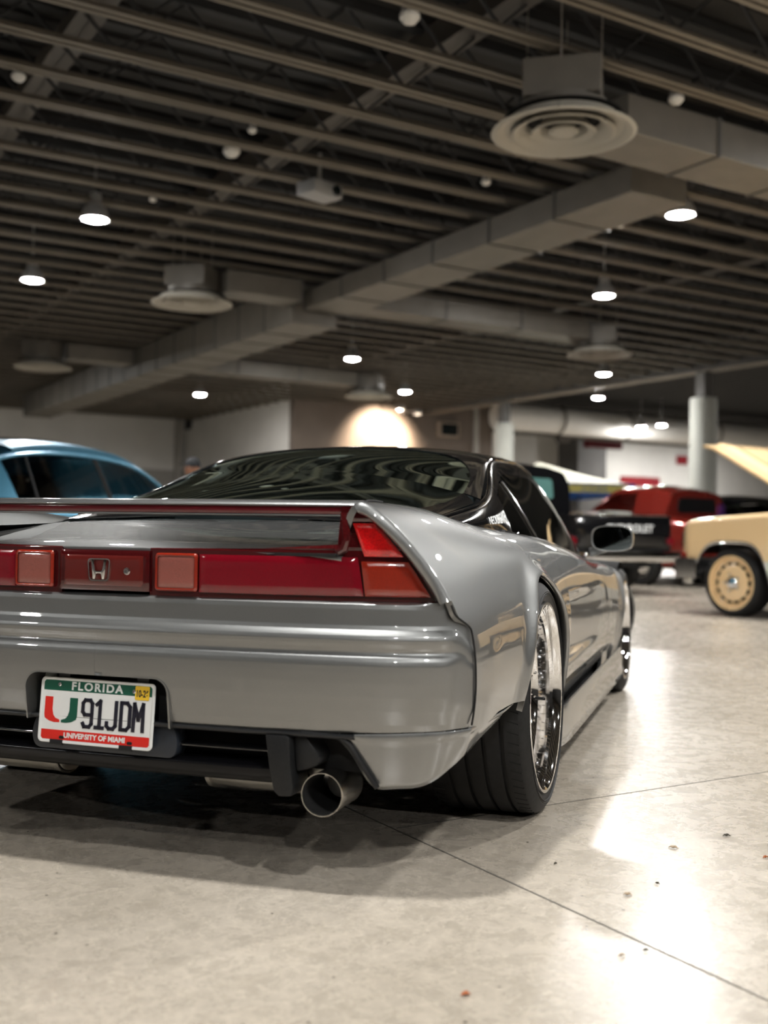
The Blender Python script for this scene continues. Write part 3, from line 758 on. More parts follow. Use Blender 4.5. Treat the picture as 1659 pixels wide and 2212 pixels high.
# slim embossed characters, drawn as strokes
def strokes(name, paths, x, z, wd, ht, wt, mat):
    mb = MB()
    for path in paths:
        pts = [(x+u*wd, z+v*ht) for (u, v) in path]
        for p, q in zip(pts[:-1], pts[1:]):
            d = np.array([q[0]-p[0], q[1]-p[1]]); L = np.linalg.norm(d); d /= L; e = np.array([-d[1], d[0]])*wt/2; ex = d*wt*.42
            a = np.array(p)-ex; b = np.array(q)+ex
            mb.prism([tuple(a-e), tuple(b-e), tuple(b+e), tuple(a+e)], -.0034, -.0008)
    return mb.build(name, mat, pl, bevel=.0005)
CH = {'9': [[(.05, .12), (.22, 0), (.78, 0), (1, .12), (1, .88), (.78, 1), (.22, 1), (0, .88), (0, .56), (.22, .45), (.95, .45)]],
      '1': [[(.1, .86), (.55, 1), (.55, 0)], [(.05, 0), (1, 0)]],
      'J': [[(0, .22), (.0, .1), (.25, 0), (.7, 0), (.95, .12), (.95, 1)]],
      'D': [[(.08, 0), (.08, 1), (.7, 1), (1, .86), (1, .14), (.7, 0), (.08, 0)]],
      'M': [[(0, 0), (.04, 1), (.5, .42), (.96, 1), (1, 0)]]}
for ch, x in zip('91JDM', (-.0345, .000, .0305, .0655, .1005)):
    strokes('character', CH[ch], x, -.0335, .0245 if ch != '1' else .0205, .0610, .0085, M['ink'])
# the split U emblem
uL = [(-.1385, .030), (-.1175, .030), (-.1175, .000), (-.114, -.012), (-.108, -.019), (-.0965, -.0225), (-.0965, -.0285), (-.110, -.029), (-.124, -.0265), (-.1365, -.020), (-.1385, -.012)]
MB().prism(uL, -.0018, -.0008).build('emblem_left_half', M['red'], pl, smooth=False)
MB().prism([(-.1885-x, z) for (x, z) in uL], -.0018, -.0008).build('emblem_right_half', M['green'], pl, smooth=False)
MB().prism(rrect(.037, .032, .003), -.0024, -.0015).build('registration_sticker', M['yellow'], pl, smooth=False, loc=(.119, 0, .0525))
text_mesh('sticker_text', '10-26', .0215, M['ink'], pl, plate_M(.119, .0505, -.0027), .0001, sx=.66, bold=.0007)
for x in (-.101, .098):
    MB().lathe([(.001, -.0055), (.003, -.0055), (.0048, -.0035), (.0048, -.001)], axis='y', seg=14).build('plate_screw', M['chrome'], pl, loc=(x, 0, PH/2-.0165 if x < 0 else PH/2-.021))
for x in (-.087, .094): MB().prism(rrect(.014, .007, .0033), -.0021, -.0012).build('slot', M['dark'], pl, smooth=False, loc=(x, 0, -PH/2+.0135))
for x in (-.100, .085): MB().box(-.017, .017, -.005, .004, -.006, .006).build('plate_clip', M['satin'], pl, loc=(x, 0, -PH/2+.002), bevel=.001)

# ---- tail lights
def y_lens(x): return -.888+.105*(np.abs(x)/.80)**3.2
TLB, TLT = .640, .7385
def arc_edge(z, inset=.0):
    """outer outline of the lamp: x on the quarter panel's tail edge for height z"""
    return np.interp(z, [.60, .637, .697, .745, .788, .82, .84, .852], [.803, .792, .756, .725, .690, .655, .628, .60])-inset
def lens_patch(name, corners, mat, out=.0, parent=None, nu=16, nv=10, edge=None, rim=.004, sgn=1):
    """corners (x,z): bl, br, tr, tl"""
    bl, br, tr, tl = [np.array(c, float) for c in corners]; P = np.zeros((nv, nu, 3))
    for i, v in enumerate(np.linspace(0, 1, nv)):
        for j, u in enumerate(np.linspace(0, 1, nu)):
            p = (1-v)*((1-u)*bl+u*br)+v*((1-u)*tl+u*tr)
            if edge is not None: p = edge(u, v, p)
            e = min(u, 1-u)*np.linalg.norm(br-bl); f = min(v, 1-v)*np.linalg.norm(tl-bl); d = min(e, f)
            rd = rim*(1-min(1, d/.006))**2
            P[i, j] = (sgn*p[0], y_lens(p[0])-out+rd, p[1])
    return grid(name, P, mat, parent or car, .008, flip=sgn < 0)
for sgn in (1, -1):
    tlm = empty('tail_light', (0, 0, 0), parent=car)
    # dark housing behind all lenses, with the upright leg under the wing
    def hs(u, v, p):
        z = .626+(.850-.626)*v
        xo = float(arc_edge(z)) +.004
        xi = .118 if z < .745 else .118+(.566-.118)*float(sstep(.744, .748, z))
        return np.array([xi+(xo-xi)*u, z])
    P = np.zeros((70, 60, 3))
    for i, v in enumerate(np.linspace(0, 1, 70)):
        for j, u in enumerate(np.linspace(0, 1, 60)):
            p = hs(u, v, None); P[i, j] = (sgn*p[0], y_lens(p[0])+.006+.02*float(sstep(.75, .85, p[1])), p[1])
    grid('lamp_housing', P, M['dark_red'], tlm, .01, flip=sgn < 0)
    lens_patch('reversing_lens', [(.141, .650), (.238, .650), (.238, .7275), (.141, .7275)], M['pink'], .006, tlm, sgn=sgn)
    rr_ = rounded([(.136, .645), (.243, .645), (.243, .7325), (.136, .7325)], .008)
    ri_ = rounded([(.143, .652), (.236, .652), (.236, .7255), (.143, .7255)], .006)
    grid('lens_bezel', np.array([[(sgn*a[0], float(y_lens(a[0]))-.002, a[1]), (sgn*(a[0]+b[0])/2, float(y_lens(a[0]))-.0095, (a[1]+b[1])/2), (sgn*b[0], float(y_lens(b[0]))-.006, b[1])] for a, b in zip(rr_+rr_[:1], ri_+ri_[:1])]), M['amber'], tlm, 0, flip=sgn > 0)
    lens_patch('brake_lens', [(.246, .645), (.626, .645), (.612, .731), (.246, .731)], M['red_lens'], .004, tlm, nu=40, sgn=sgn)
    def aedge(u, v, p):
        z = .645+(.722-.645)*v; x0 = .629-.010*v; x1 = float(arc_edge(z, .020)); return np.array([x0+(x1-x0)*u, z])
    lens_patch('indicator_lens', [(.629, .645), (.77, .645), (.73, .722), (.619, .722)], M['amber'], .004, tlm, edge=aedge, sgn=sgn)
    def uedge(u, v, p):
        z = .733+(.806-.733)*v; x0 = .626-.026*v; x1 = float(arc_edge(z, .024)); return np.array([x0+(x1-x0)*u, z])
    lens_patch('upper_lens', [(.626, .733), (.70, .733), (.65, .806), (.60, .806)], M['red_bright'], .004, tlm, edge=uedge, sgn=sgn)
    def fedge(u, v, p):
        z = .809+(.846-.809)*v; x0 = .592+.004*v; x1 = float(arc_edge(z, .006)); return np.array([x0+(x1-x0)*u, z])
    lens_patch('frame_cap', [(.592, .809), (.65, .809), (.61, .846), (.596, .846)], M['dark_red'], .003, tlm, edge=fedge, sgn=sgn)
    # glossy black frame down the inner side of the leg and along the lamp foot
    mb = MB(); pts = [(sgn*.566, float(y_lens(.57))+.004, .742), (sgn*.582, float(y_lens(.58))-.001, .75), (sgn*.588, float(y_lens(.58)), .77), (sgn*.582, float(y_lens(.58))+.005, .80), (sgn*.578, float(y_lens(.58))+.012, .826)]
    mb.tube(pts, .010, 10).build('inner_frame', M['dark_red'], tlm)
    for (s_, x_, z_, sz) in (('STANLEY 043-8020', .664, .7365, .0042), ('SAE A I D', .632, .799, .0042)) if sgn > 0 else ():
        text_mesh('lens_print', s_, sz, M['pink'], tlm, Matrix(((1, 0, 0, x_), (0, 0, -1, float(y_lens(x_))-.0048), (0, 1, 0, z_), (0, 0, 0, 1))), .0001)
# centre garnish with emblem and lock
gar = lens_patch('centre_garnish', [(-.120, .642), (.120, .642), (.120, .736), (-.120, .736)], M['dark_red'], .004, car, nu=40)
gw = lens_patch('garnish_window', [(-.108, .650), (.108, .650), (.108, .727), (-.108, .727)], pmat('garnish_red', (.11, .012, .010), .08, 0, 1., .01), .0065, car, nu=30)
em = empty('emblem', (0, 0, 0), parent=car)
ye = float(y_lens(0))-.0085
def ring(mb, outer, inner, y0, y1):
    n_ = len(outer); b = len(mb.V)
    for (x, z), (x2, z2) in zip(outer, inner): mb.V += [(x, y0, z), (x2, y0, z2), (x2, y1, z2), (x, y1, z)]
    for k in range(n_):
        k2 = (k+1) % n_
        for q in range(4): mb.F.append((b+4*k+q, b+4*k+(q+1) % 4, b+4*k2+(q+1) % 4, b+4*k2+q))
eo = [(.0335*(1 if abs(x) > .01 else x)*0+x, z) for (x, z) in rounded([(-.0255, -.026), (.0255, -.026), (.0305, .026), (-.0305, .026)], .009)]
ei = [(x*.92, z*.92) for (x, z) in eo]
mb = MB(); ring(mb, [(x-.008, z+.690) for x, z in eo], [(x-.008, z+.690) for x, z in ei], ye-.002, ye+.004); mb.build('emblem_ring', M['chrome'], em)
hpoly = [(-.0200, .024), (-.0145, .024), (-.0098, .000), (-.006, -.003), (.006, -.003), (.0098, .000), (.0145, .024), (.0200, .024), (.0150, -.022), (.0095, -.022), (.0068, -.010), (.004, -.0085), (-.004, -.0085), (-.0068, -.010), (-.0095, -.022), (-.0150, -.022)]
# the letter in three convex bars so that it caps cleanly
for k, pg in enumerate(([hpoly[0], hpoly[1], hpoly[2], (-.0068, -.010), hpoly[14], hpoly[15]], [hpoly[7], hpoly[6], hpoly[5], (.0068, -.010), hpoly[9], hpoly[8]], [(-.0092, -.001), (-.006, -.003), (.006, -.003), (.0092, -.001), (.0068, -.010), (.004, -.0085), (-.004, -.0085), (-.0068, -.010)])):
    MB().prism([(x-.008, z+.690) for x, z in pg], ye-.003, ye+.003).build('emblem_bar', M['chrome'], em, bevel=.0006)
lk = MB().lathe([(.001, -.006), (.006, -.006), (.0072, -.003), (.012, -.001), (.0125, .004)], axis='y', seg=20).build('boot_lock', M['alu'], car, loc=(.064, float(y_lens(0))-.004, .688))
# ---- rolled tail edge of the quarter panels
E0 = QPR[:, 0]; N0_ = QNR[:, 0]; keep = [i for i in range(len(E0)) if E0[i, 2] > .634 and i < len(E0)-7]
for sgn in (1, -1):
    rows = []
    for i in keep:
        e = E0[i]; nn = N0_[i].copy(); nn[1] = 0; nn /= np.linalg.norm(nn); r = .022
        row = []
        for a in np.linspace(0, pi/2*1.05, 9): row.append((sgn*(e[0]-nn[0]*r*(1-cos(a))), e[1]-r*sin(a)*.8, e[2]-nn[2]*r*(1-cos(a))))
        lx, ly, lz = row[-1]
        row.append((lx-sgn*nn[0]*.004, ly+.010, lz-nn[2]*.004)); row.append((lx-sgn*nn[0]*.004, ly+.035, lz-nn[2]*.004))
        rows.append(row)
    grid('tail_edge', np.array(rows), M['silver'], car, 0, flip=sgn > 0)
# ---- boot lid / engine deck
def deck_z(x, y):
    return np.interp(y, [-.875, -.86, -.80, -.6, -.4, -.2], [.742, .7465, .757, .776, .796, .818])-.012*(np.abs(x)/.58)**2.5
DX = np.linspace(-.578, .578, 41); DYs = list(np.linspace(-.20, -.845, 22))+[-.862, -.872, -.878]
P = np.array([[(x, max(y, -.2) if False else y+.02*(abs(x)/.58)**3*float(sstep(-.5, -.85, y)), float(deck_z(x, y))) for x in DX] for y in DYs])
P2 = np.concatenate([P, P[-1:]+np.array([0, .004, -.010])], 0)
grid('boot_lid', P2, M['silver'], car, .004, flip=True)
MB().box(-.57, .57, -.870, -.80, .732, .738).build('lid_seal', M['dark'], car, smooth=False)
# ---- rear wing with brake strip
def wing_row(x, sect):
    yo = .050*(abs(x)/.6)**2.4; return [(x, y+yo, z) for (y, z) in sect]
WS = [(-.868, .8425), (-.8735, .8445), (-.8735, .847), (-.868, .8515), (-.858, .8555), (-.842, .8583), (-.80, .8595), (-.74, .858), (-.69, .851), (-.668, .843), (-.665, .838), (-.675, .834), (-.72, .830), (-.79, .826), (-.85, .822), (-.868, .8205), (-.872, .8225), (-.868, .8255)]
XS = np.linspace(-.613, .613, 61)
P = np.array([wing_row(x, WS) for x in XS]); grid('rear_wing', P, M['silver'], car, 0, flip=False)
P = np.array([wing_row(x*.955, [(-.864, .8430), (-.8665, .842), (-.8675, .834), (-.8665, .826), (-.864, .825)]) for x in XS]); grid('brake_strip', P, M['strip_red'], car, .004, flip=False)
for sgn in (1, -1):
    mb = MB(); pts = [wing_row(sgn*.6155, [(y, z)])[0] for (y, z) in ((-.868, .8425), (-.873, .852), (-.845, .8575), (-.80, .8585), (-.74, .857))]
    mb.tube(pts, .0028, 8).build('wing_seam', M['dark'], car)
# ---- greenhouse
GS = [(-.26, .600, .785, .575, .800, .812), (0, .645, .795, .615, .842, .905), (.25, .675, .790, .642, .880, .975), (.42, .688, .782, .630, .922, 1.022), (.6, .70, .770, .590, .995, 1.070), (.8, .712, .758, .546, 1.058, 1.108), (1.2, .728, .728, .53, 1.088, 1.136), (1.55, .732, .700, .54, 1.07, 1.12), (1.9, .728, .676, .60, .915, .955), (2.28, .69, .658, .645, .69, .715)]
class Green:
    def __init__(s, ST, win=.055): s.Y = [g[0] for g in ST]; s.P = np.array([g[1:] for g in ST]); s.win = win
    def raw(s, p, w):
        xb, zb, xe, ze, zc = p; w = np.asarray(w, float)
        k = np.clip(w/.5, 0, 1); xs = xb+(xe-xb)*k+.010*np.sin(pi*k); zs = zb+(ze-zb)*k
        u = np.clip((w-.5)/.5, 0, 1); xt = xe*(1-u); zt = zc-(zc-ze)*(1-u)**2.2
        return np.where(w < .5, xs, xt), np.where(w < .5, zs, zt)
    def pt(s, y, q):
        """q in [-1,1] across the car; 0 = centre line, 1 = right belt"""
        p = basis(s.Y, [y])[0] @ s.P; w = 1-np.abs(np.asarray(q, float))
        win = np.minimum(s.win, np.minimum(w, 1-w)); X = 0; Z = 0
        for d in np.linspace(-1, 1, 9):
            x, z = s.raw(p, w+d*win); X = X+x/9; Z = Z+z/9
        return np.stack([np.sign(q)*X, np.full_like(X, y), Z], -1)
    def patch(s, name, y0, y1, q0, q1, mat, parent, ny=36, nq=30, off=0, thick=.004, flip=False, fy=None):
        ys = np.linspace(y0, y1, ny); qs = np.linspace(q0, q1, nq)
        P = np.array([s.pt(y, qs) for y in ys])
        if off:
            du = np.gradient(P, axis=1); dv = np.gradient(P, axis=0); N = np.cross(du, dv); N /= np.linalg.norm(N, axis=2, keepdims=True); P = P+N*off
        return grid(name, P, mat, parent, thick, flip)
    def ring(s, yc, hy, hq, r0, r1, n0, n1, na=96, nr=6, qc=0.):
        rows = []
        for k in range(nr):
            t = k/(nr-1); row = []
            for j in range(na+1):
                a = 2*pi*j/na; c, sn = cos(a), sin(a)
                def sup(n, r): return (np.sign(c)*abs(c)**(2/n)*r, np.sign(sn)*abs(sn)**(2/n)*r)
                p0, p1 = sup(n0, r0), sup(n1, r1)
                u, v = p0[0]+(p1[0]-p0[0])*t, p0[1]+(p1[1]-p0[1])*t
                row.append(s.pt(yc+hy*v, np.array([qc+hq*u]))[0])
            rows.append(row)
        return np.array(rows)
G = Green(GS)
YG0, YG1 = -.215, .815
yc, hy = (YG0+YG1)/2, (YG1-YG0)/2
P = G.ring(yc, hy, .50, .001, .885, 5, 5, nr=14); grid('rear_window', P, M['glass'], car, 0, flip=False)
P = G.ring(yc, hy, .50, .885, 1., 5, 40, nr=5); grid('window_border', P, M['black_gloss'], car, .004, flip=False)
G.patch('roof_panel', YG1+.004, 1.64, -.5, .5, M['black_gloss'], car, flip=False)
G.patch('windscreen', 1.645, 2.24, -.47, .47, M['glass_clear'], car, thick=0, flip=False)
for sgn in (1, -1):
    fl_ = sgn < 0
    G.patch('sail_panel', -.24, .50, sgn*.503, sgn*1., M['black_gloss'], car, flip=fl_)
    G.patch('roof_rail', .504, 1.64, sgn*.503, sgn*.60, M['black_gloss'], car, nq=8, flip=fl_)
    G.patch('windscreen_pillar', 1.642, 2.26, sgn*.472, sgn*.60, M['black_gloss'], car, nq=8, flip=fl_)
    G.patch('side_window', .504, 2.02, sgn*.602, sgn*.985, M['glass_dark'], car, ny=50, thick=0, flip=fl_)
    G.patch('corner_cover', 2.022, 2.26, sgn*.602, sgn*.99, M['black'], car, ny=8, flip=fl_)
    # gutter strip along the sail panel
    mb = MB(); mb.tube([tuple(G.pt(y, np.array([sgn*.515]))[0]+np.array([sgn*.002, 0, .003])) for y in np.linspace(-.1, 1.6, 40)], .0045, 8).build('gutter_strip', M['black_gloss'], car)
    mb = MB(); mb.tube([tuple(G.pt(y, np.array([sgn*.99]))[0]+np.array([sgn*.012, 0, .002])) for y in np.linspace(.3, 2.0, 40)], .008, 8).build('belt_strip', M['black_gloss'], car)
    mb = MB(); mb.tube([tuple(G.pt(y, np.array([sgn*q]))[0]+np.array([sgn*.002, 0, 0])) for y, q in zip(np.linspace(.70, .86, 8), np.linspace(.61, .985, 8))], .007, 8).build('window_post', M['black_gloss'], car)
# white windscreen-banner style decal low on the right of the back window
def decal_map(p):
    y, q = .345+p.x, .80-p.y*5.0
    P0 = G.pt(y, np.array([q]))[0]; P1 = G.pt(y+.003, np.array([q]))[0]; P2 = G.pt(y, np.array([q-.01]))[0]
    n_ = np.cross(P1-P0, P2-P0); n_ /= np.linalg.norm(n_); n_ = n_ if n_[0] > 0 else -n_
    return tuple(P0+n_*(.003+p.z))
text_mesh('window_decal', 'NECKBREAKER', .036, M['white'], car, None, .0003, sx=1.0, bold=.0005, fn=decal_map)
# ---- front lid and nose
P = []
for y in np.linspace(2.24, 3.38, 30):
    q = side_raw(y, np.array([.995]))[0]
    if y < 2.3: zc = .705
    P.append([(x, y, q[1]+.035*float(sstep(3.4, 2.9, y))*(1-(x/q[0])**2)) for x in np.linspace(-q[0], q[0], 25)])
grid('front_lid', np.array(P), M['silver'], car, .004, flip=False)
P = []
for t in np.linspace(0, 1, 20):
    q = side_raw(3.378, np.array([t]))[0]; P.append([(q[0]*sin(a), 3.36+.14*cos(a)*(1-.5*abs(t-.35)), q[1]) for a in np.linspace(-pi/2, pi/2, 33)])
grid('front_bumper', np.array(P), M['silver'], car, .004, flip=True)
# ---- silver lower skirt behind each rear wheel
SK = []
pskirt, nskirt = plan(np.linspace(.575, pcs[-1], 60))
for k in range(60):
    x, y = pskirt[k]; t = k/59
    if t > .95: y = y
    top = .3425+.012*float(sstep(.45, .85, x)); low = float((basis([.57, .61, .655, .70, .76, .81, .86], [x]) @ np.array([.337, .300, .236, .2275, .232, .255, .300]))[0])
    SK.append((x, y, top, low, nskirt[k]))
for yy in np.linspace(-.66, -.385, 16):
    x = .853+.022*float(sstep(-.69, -.45, yy)); SK.append((x, yy, .355+.004*float(sstep(-.6, -.4, yy)), np.interp(yy, [-.66, -.6, -.5, -.42, -.385], [.295, .307, .325, .342, .352]), np.array([1., 0])))
for sgn in (1, -1):
    rows = []
    for (x, y, top, low, nn) in SK:
        nx, ny = nn
        if x > .5 and nx < 0: nx, ny = -nx, -ny
        low = min(low, top-.002); row = []
        for v in np.linspace(0, 1, 12):
            z = top+(low-top)*v; off = -.004-.018*v**1.5+.004*sin(pi*min(1, v*6))
            row.append((sgn*(x+nx*off), y+ny*off, z))
        row.append((sgn*(x-nx*.05), y-ny*.05, low+.004)); rows.append(row)
    grid('rear_skirt', np.array(rows), M['silver'], car, .004, flip=sgn < 0)
    mb = MB(); mb.tube([(sgn*x, y+.004, z) for (x, y, z) in ((.50, -.885, .345), (.585, -.876, .340), (.608, -.872, .325), (.64, -.866, .275), (.668, -.858, .232))], .0065, 8).build('skirt_edge_trim', M['satin'], car)
# ---- black rear valance: upper shelf, lower blade, side fins, exhaust surround
P = np.array([[(x, y-.008+.02*(abs(x)/.6)**2.5, z) for (y, z) in ((-.885, .347), (-.892, .344), (-.89, .336), (-.86, .330), (-.80, .325))] for x in np.linspace(-.62, .62, 31)])
grid('valance_shelf', P, M['black'], car, .004)
P = np.array([[(x, y+.02*(abs(x)/.6)**2.5, z) for (y, z) in ((-.84, .302), (-.868, .300), (-.872, .296), (-.870, .290), (-.84, .287))] for x in np.linspace(-.49, .49, 25)])
grid('valance_slat', P, M['black_gloss'], car, .003)
M['blade'] = pmat('valance_black', (.004, .004, .005), .25, spec=.25)
P = np.array([[(x, y+.02*(abs(x)/.6)**2.5, z) for (y, z) in ((-.80, .268), (-.862, .266), (-.877, .262), (-.881, .255), (-.876, .240), (-.860, .222), (-.83, .216), (-.78, .216))] for x in np.linspace(-.475, .475, 25)])
grid('valance_blade', P, M['blade'], car, .003)
MB().box(-.62, .62, -.80, -.78, .25, .35).build('valance_back', M['dark'], car, smooth=False)
for sgn in (1, -1):
    pg = [(sgn*x, z) for (x, z) in ((.418, .338), (.470, .338), (.478, .33), (.480, .28), (.488, .225), (.484, .205), (.452, .203), (.440, .215), (.428, .27))]
    MB().prism(pg, -.895, -.80).build('valance_fin', M['satin'], car, bevel=.007)
    pg = [(sgn*x, z) for (x, z) in ((.478, .335), (.508, .335), (.54, .295), (.536, .272), (.51, .262), (.484, .255))]
    MB().prism(pg, -.872, -.80).build('exhaust_shroud', M['satin'], car, bevel=.006)
    ex = empty('exhaust_tip', (sgn*.549, -.825, .2105), parent=car); ex.rotation_euler = (radians(-3), 0, radians(3)*sgn)
    MB().lathe([(.042, .12), (.0465, .10), (.0475, -.058), (.0470, -.062), (.0452, -.062), (.0450, -.058)], axis='y', seg=48).build('tip_sleeve', M['steel'], ex)
    MB().lathe([(.0451, -.0595), (.0440, -.04), (.040, .02), (.040, .10), (.001, .10)], axis='y', seg=40).build('tip_bore', M['dark'], ex)
    mf = empty('muffler', (0, -.70, .232), parent=car)
    MB().lathe([(.001, sgn*.20), (.062, sgn*.20), (.066, sgn*.21), (.066, sgn*.50), (.060, sgn*.52), (.001, sgn*.525)], axis='x', seg=36).build('muffler_can', M['steel'], mf)
    MB().lathe([(.066, sgn*.205), (.070, sgn*.205), (.070, sgn*.215), (.066, sgn*.215)], axis='x', seg=36).build('muffler_band', M['steel'], mf)
    MB().tube([(sgn*.5, 0, -.02), (sgn*.53, -.01, -.022), (sgn*.549, -.04, -.0215), (sgn*.549, -.06, -.0215)], .03, 14).build('muffler_pipe', M['steel'], mf)
# ---- underbody and cabin
MB().box(-.52, .52, .35, 3.2, .13, .20).box(-.80, .80, .38, 2.15, .125, .2).build('floor_pan', M['dark'], car, smooth=False)
MB().box(-.56, .56, -.74, .28, .25, .735).build('engine_bay', M['dark'], car, smooth=False)
MB().box(-.70, .70, .28, .34, .2, .80).box(-.50, .50, -.2, .30, .72, .765).build('bulkhead', M['interior'], car, smooth=False)
MB().prism(rounded([(2.3, .30), (1.75, .30), (1.68, .62), (1.72, .70), (1.85, .715), (2.3, .66)], .03), -.70, .70, 'yz').build('dashboard', M['interior'], car)
for sgn in (1, -1):
    MB().prism(rounded([(.36, .25), (.95, .25), (1.0, .40), (.72, .42), (.60, .78), (.57, .92), (.51, .92), (.48, .78)], .04), sgn*.12, sgn*.58, 'yz').build('seat', M['interior'], car, bevel=.03)
    MB().box(sgn*.25, sgn*.45, .52, .59, .90, .985).build('head_restraint', M['interior'], car, bevel=.02)
    MB().box(sgn*.70, sgn*.76, .3, 2.2, .2, .66).build('door_card', M['interior'], car, smooth=False)
sw = MB().lathe([(.165+.014*cos(a), .014*sin(a)) for a in np.linspace(0, 2*pi, 9)[:-1]], axis='y', seg=28, closed=True).build('steering_wheel', M['interior'], car, loc=(-.36, 1.52, .66), rot=(radians(-25), 0, 0))
# thin black retaining strut behind the glass
MB().tube([(.30, .52, .99), (.47, .22, .80)], .007, 8).build('hatch_strut', M['chrome'], car)
# ---- door mirrors
for sgn in (1, -1):
    mr = empty('door_mirror', (sgn*.886, 1.75, .772), parent=car); mr.rotation_euler = (0, 0, radians(-4)*sgn)
    hx, hz = .093, .0575
    def sup(u, a, n=3.2): return (np.sign(cos(a))*abs(cos(a))**(2/n)*u*hx, np.sign(sin(a))*abs(sin(a))**(2/n)*u*hz)
    rows = []
    for (u, y) in ((.90, -.004), (.955, -.010), (.99, -.006), (1., .004), (.99, .03), (.93, .065), (.78, .095), (.5, .115), (.05, .122)):
        rows.append([(sup(u, a)[0], y, sup(u, a)[1]) for a in np.linspace(0, 2*pi, 49)])
    grid('mirror_shell', np.array(rows), M['silver'], mr, 0, flip=False)
    rows = [[(sup(u, a)[0], .004, sup(u, a)[1]) for a in np.linspace(0, 2*pi, 49)] for u in (.005, .5, .91)]
    grid('mirror_glass', np.array(rows), pmat('mirror_glass', (.32, .36, .36), .03, 1.), mr, 0, flip=True)
    MB().prism(rounded([(-.10, -.085), (-.02, -.055), (.03, -.05), (.03, -.03), (-.05, -.03), (-.11, -.045)], .01), .02, .09).build('mirror_arm', M['silver'], mr, bevel=.008).scale = (sgn, 1, 1)
# ---- wheels
def wheel(name, R, wd, rim, dish, parent, sgn, tread=True, lugs=True):
    """outer face towards +x (sgn=1); origin at the wheel centre on the outer rim plane"""
    o = empty(name, parent=parent)
    g = .009
    prof = [(rim+.001, -.012), (rim+.010, -.003), (rim+.018, .001), (R-.026, .004), (R-.012, -.006)]
    xs0, xs1 = -.020, -wd+.02
    nb = 5; L = (xs0-xs1)/nb
    prof.append((R-.004, xs0+.006))
    for k in range(nb):
        a, b = xs0-L*k, xs0-L*(k+1)
        prof += [(R, a-.002), (R, b+.010)] + ([(R-g, b+.0085), (R-g, b+.0005)] if k < nb-1 else [])
    prof += [(R-.006, xs1-.010), (R-.03, xs1-.018), (rim, -wd)]
    MB().lathe(prof, axis='x', seg=96).build('tyre', M['rubber'], o, ang=28)
    if tread:
        mb = MB(); n_ = 72
        for k in range(n_):
            a = 2*pi*k/n_
            for (x0, x1) in ((-.018, -.048), (-wd+.045, -wd+.018)):
                c, s_ = cos(a), sin(a); r0, r1 = R-.010, R+.0006; tx = .0016
                V = []
                for x in (x0, x1):
                    for (r, t_) in ((r0, -tx), (r0, tx), (r1, tx), (r1, -tx)):
                        sk = (x-x0)*.25; V.append((x, r*c-(t_+sk)*s_, r*s_+(t_+sk)*c))
                mb.add(V, [(0, 1, 2, 3), (7, 6, 5, 4), (0, 4, 5, 1), (1, 5, 6, 2), (2, 6, 7, 3), (3, 7, 4, 0)])
        t = mb.build('tread_sipes', M['dark'], o, smooth=False); tag(t, kind='stuff')
        for rr in (R-.030, R-.036): MB().lathe([(rr+.0015, .0025), (rr, .0055), (rr-.0015, .0025)], axis='x', seg=80).build('sidewall_ring', M['rubber'], o)
    # polished stepped lip
    MB().lathe([(rim-.006, -wd+.01), (rim-.03, -dish-.06), (rim-.034, -dish-.012), (rim-.030, -dish), (rim-.022, -dish+.010), (rim-.020, -.030), (rim-.012, -.022), (rim-.010, -.006), (rim-.002, .003), (rim+.006, .0035), (rim+.0075, -.004), (rim+.002, -.012)], axis='x', seg=96).build('rim_lip', M['chrome'], o)
    MB().lathe([(.001, -dish-.10), (rim-.04, -dish-.10), (rim-.04, -dish-.11), (.001, -dish-.11)], axis='x', seg=40).build('brake_disc', M['alu'], o)
    ns = 14; ri = rim-.030
    mb = MB()
    for k in range(ns):
        a = 2*pi*k/ns
        for s2 in (-1, 1):
            rows_ = []
            for (r, da, hw, x) in ((.055, .0, .012, -dish+.004-.020), (.10, .015, .010, -dish-.012), (.16, .05, .009, -dish-.006), (ri, .10, .012, -dish-.004)):
                aa = a+s2*da; rows_.append((r, aa, hw, x))
            V = []
            for (r, aa, hw, x) in rows_:
                c, s_ = cos(aa), sin(aa)
                for (h, dx) in ((-hw, -.012), (-hw*.55, 0), (hw*.55, 0), (hw, -.012)): V.append((x+dx, r*c-h*s_, r*s_+h*c))
            F_ = []
            for i in range(3):
                for j in range(3): F_.append((i*4+j, i*4+j+1, (i+1)*4+j+1, (i+1)*4+j))
            mb.add(V, F_)
    mb.build('spoke_set', M['alu'], o)
    MB().lathe([(.001, -dish+.012-.02), (.028, -dish-.008), (.034, -dish-.014), (.060, -dish-.012), (.064, -dish-.03)], axis='x', seg=40).build('hub', M['alu'], o)
    for k in range(20):
        a = 2*pi*(k+.5)/20; MB().lathe([(.001, -dish+.008), (.0045, -dish+.006), (.0045, -dish-.002)], axis='x', org=(0, (ri+.003)*cos(a), (ri+.003)*sin(a)), seg=8).build('rim_bolt', M['chrome'], o) if k == 0 else None
    if lugs:
        b0 = [c for c in o.children if c.name.startswith('rim_bolt')][0]
        for k in range(1, 20):
            c_ = b0.copy(); COL.objects.link(c_); c_.parent = o; c_.rotation_euler = (2*pi*k/20, 0, 0)
    MB().tube([(-dish+.004, 0, ri-.004), (-dish+.03, .0, ri-.012)], .004, 8).build('valve_stem', M['black'], o, rot=(radians(-100), 0, 0))
    o.scale = (sgn, 1, 1)
    return o
wr_ = wheel('rear_wheel', .325, .285, .262, .075, car, 1); wr_.location = (.893, 0, .325); wr_.rotation_euler = (0, radians(-1.2), 0)
w2 = copy_tree(wr_, car); w2.location = (-.893, 0, .325); w2.scale = (-1, 1, 1); w2.rotation_euler = (0, radians(1.2), 0)
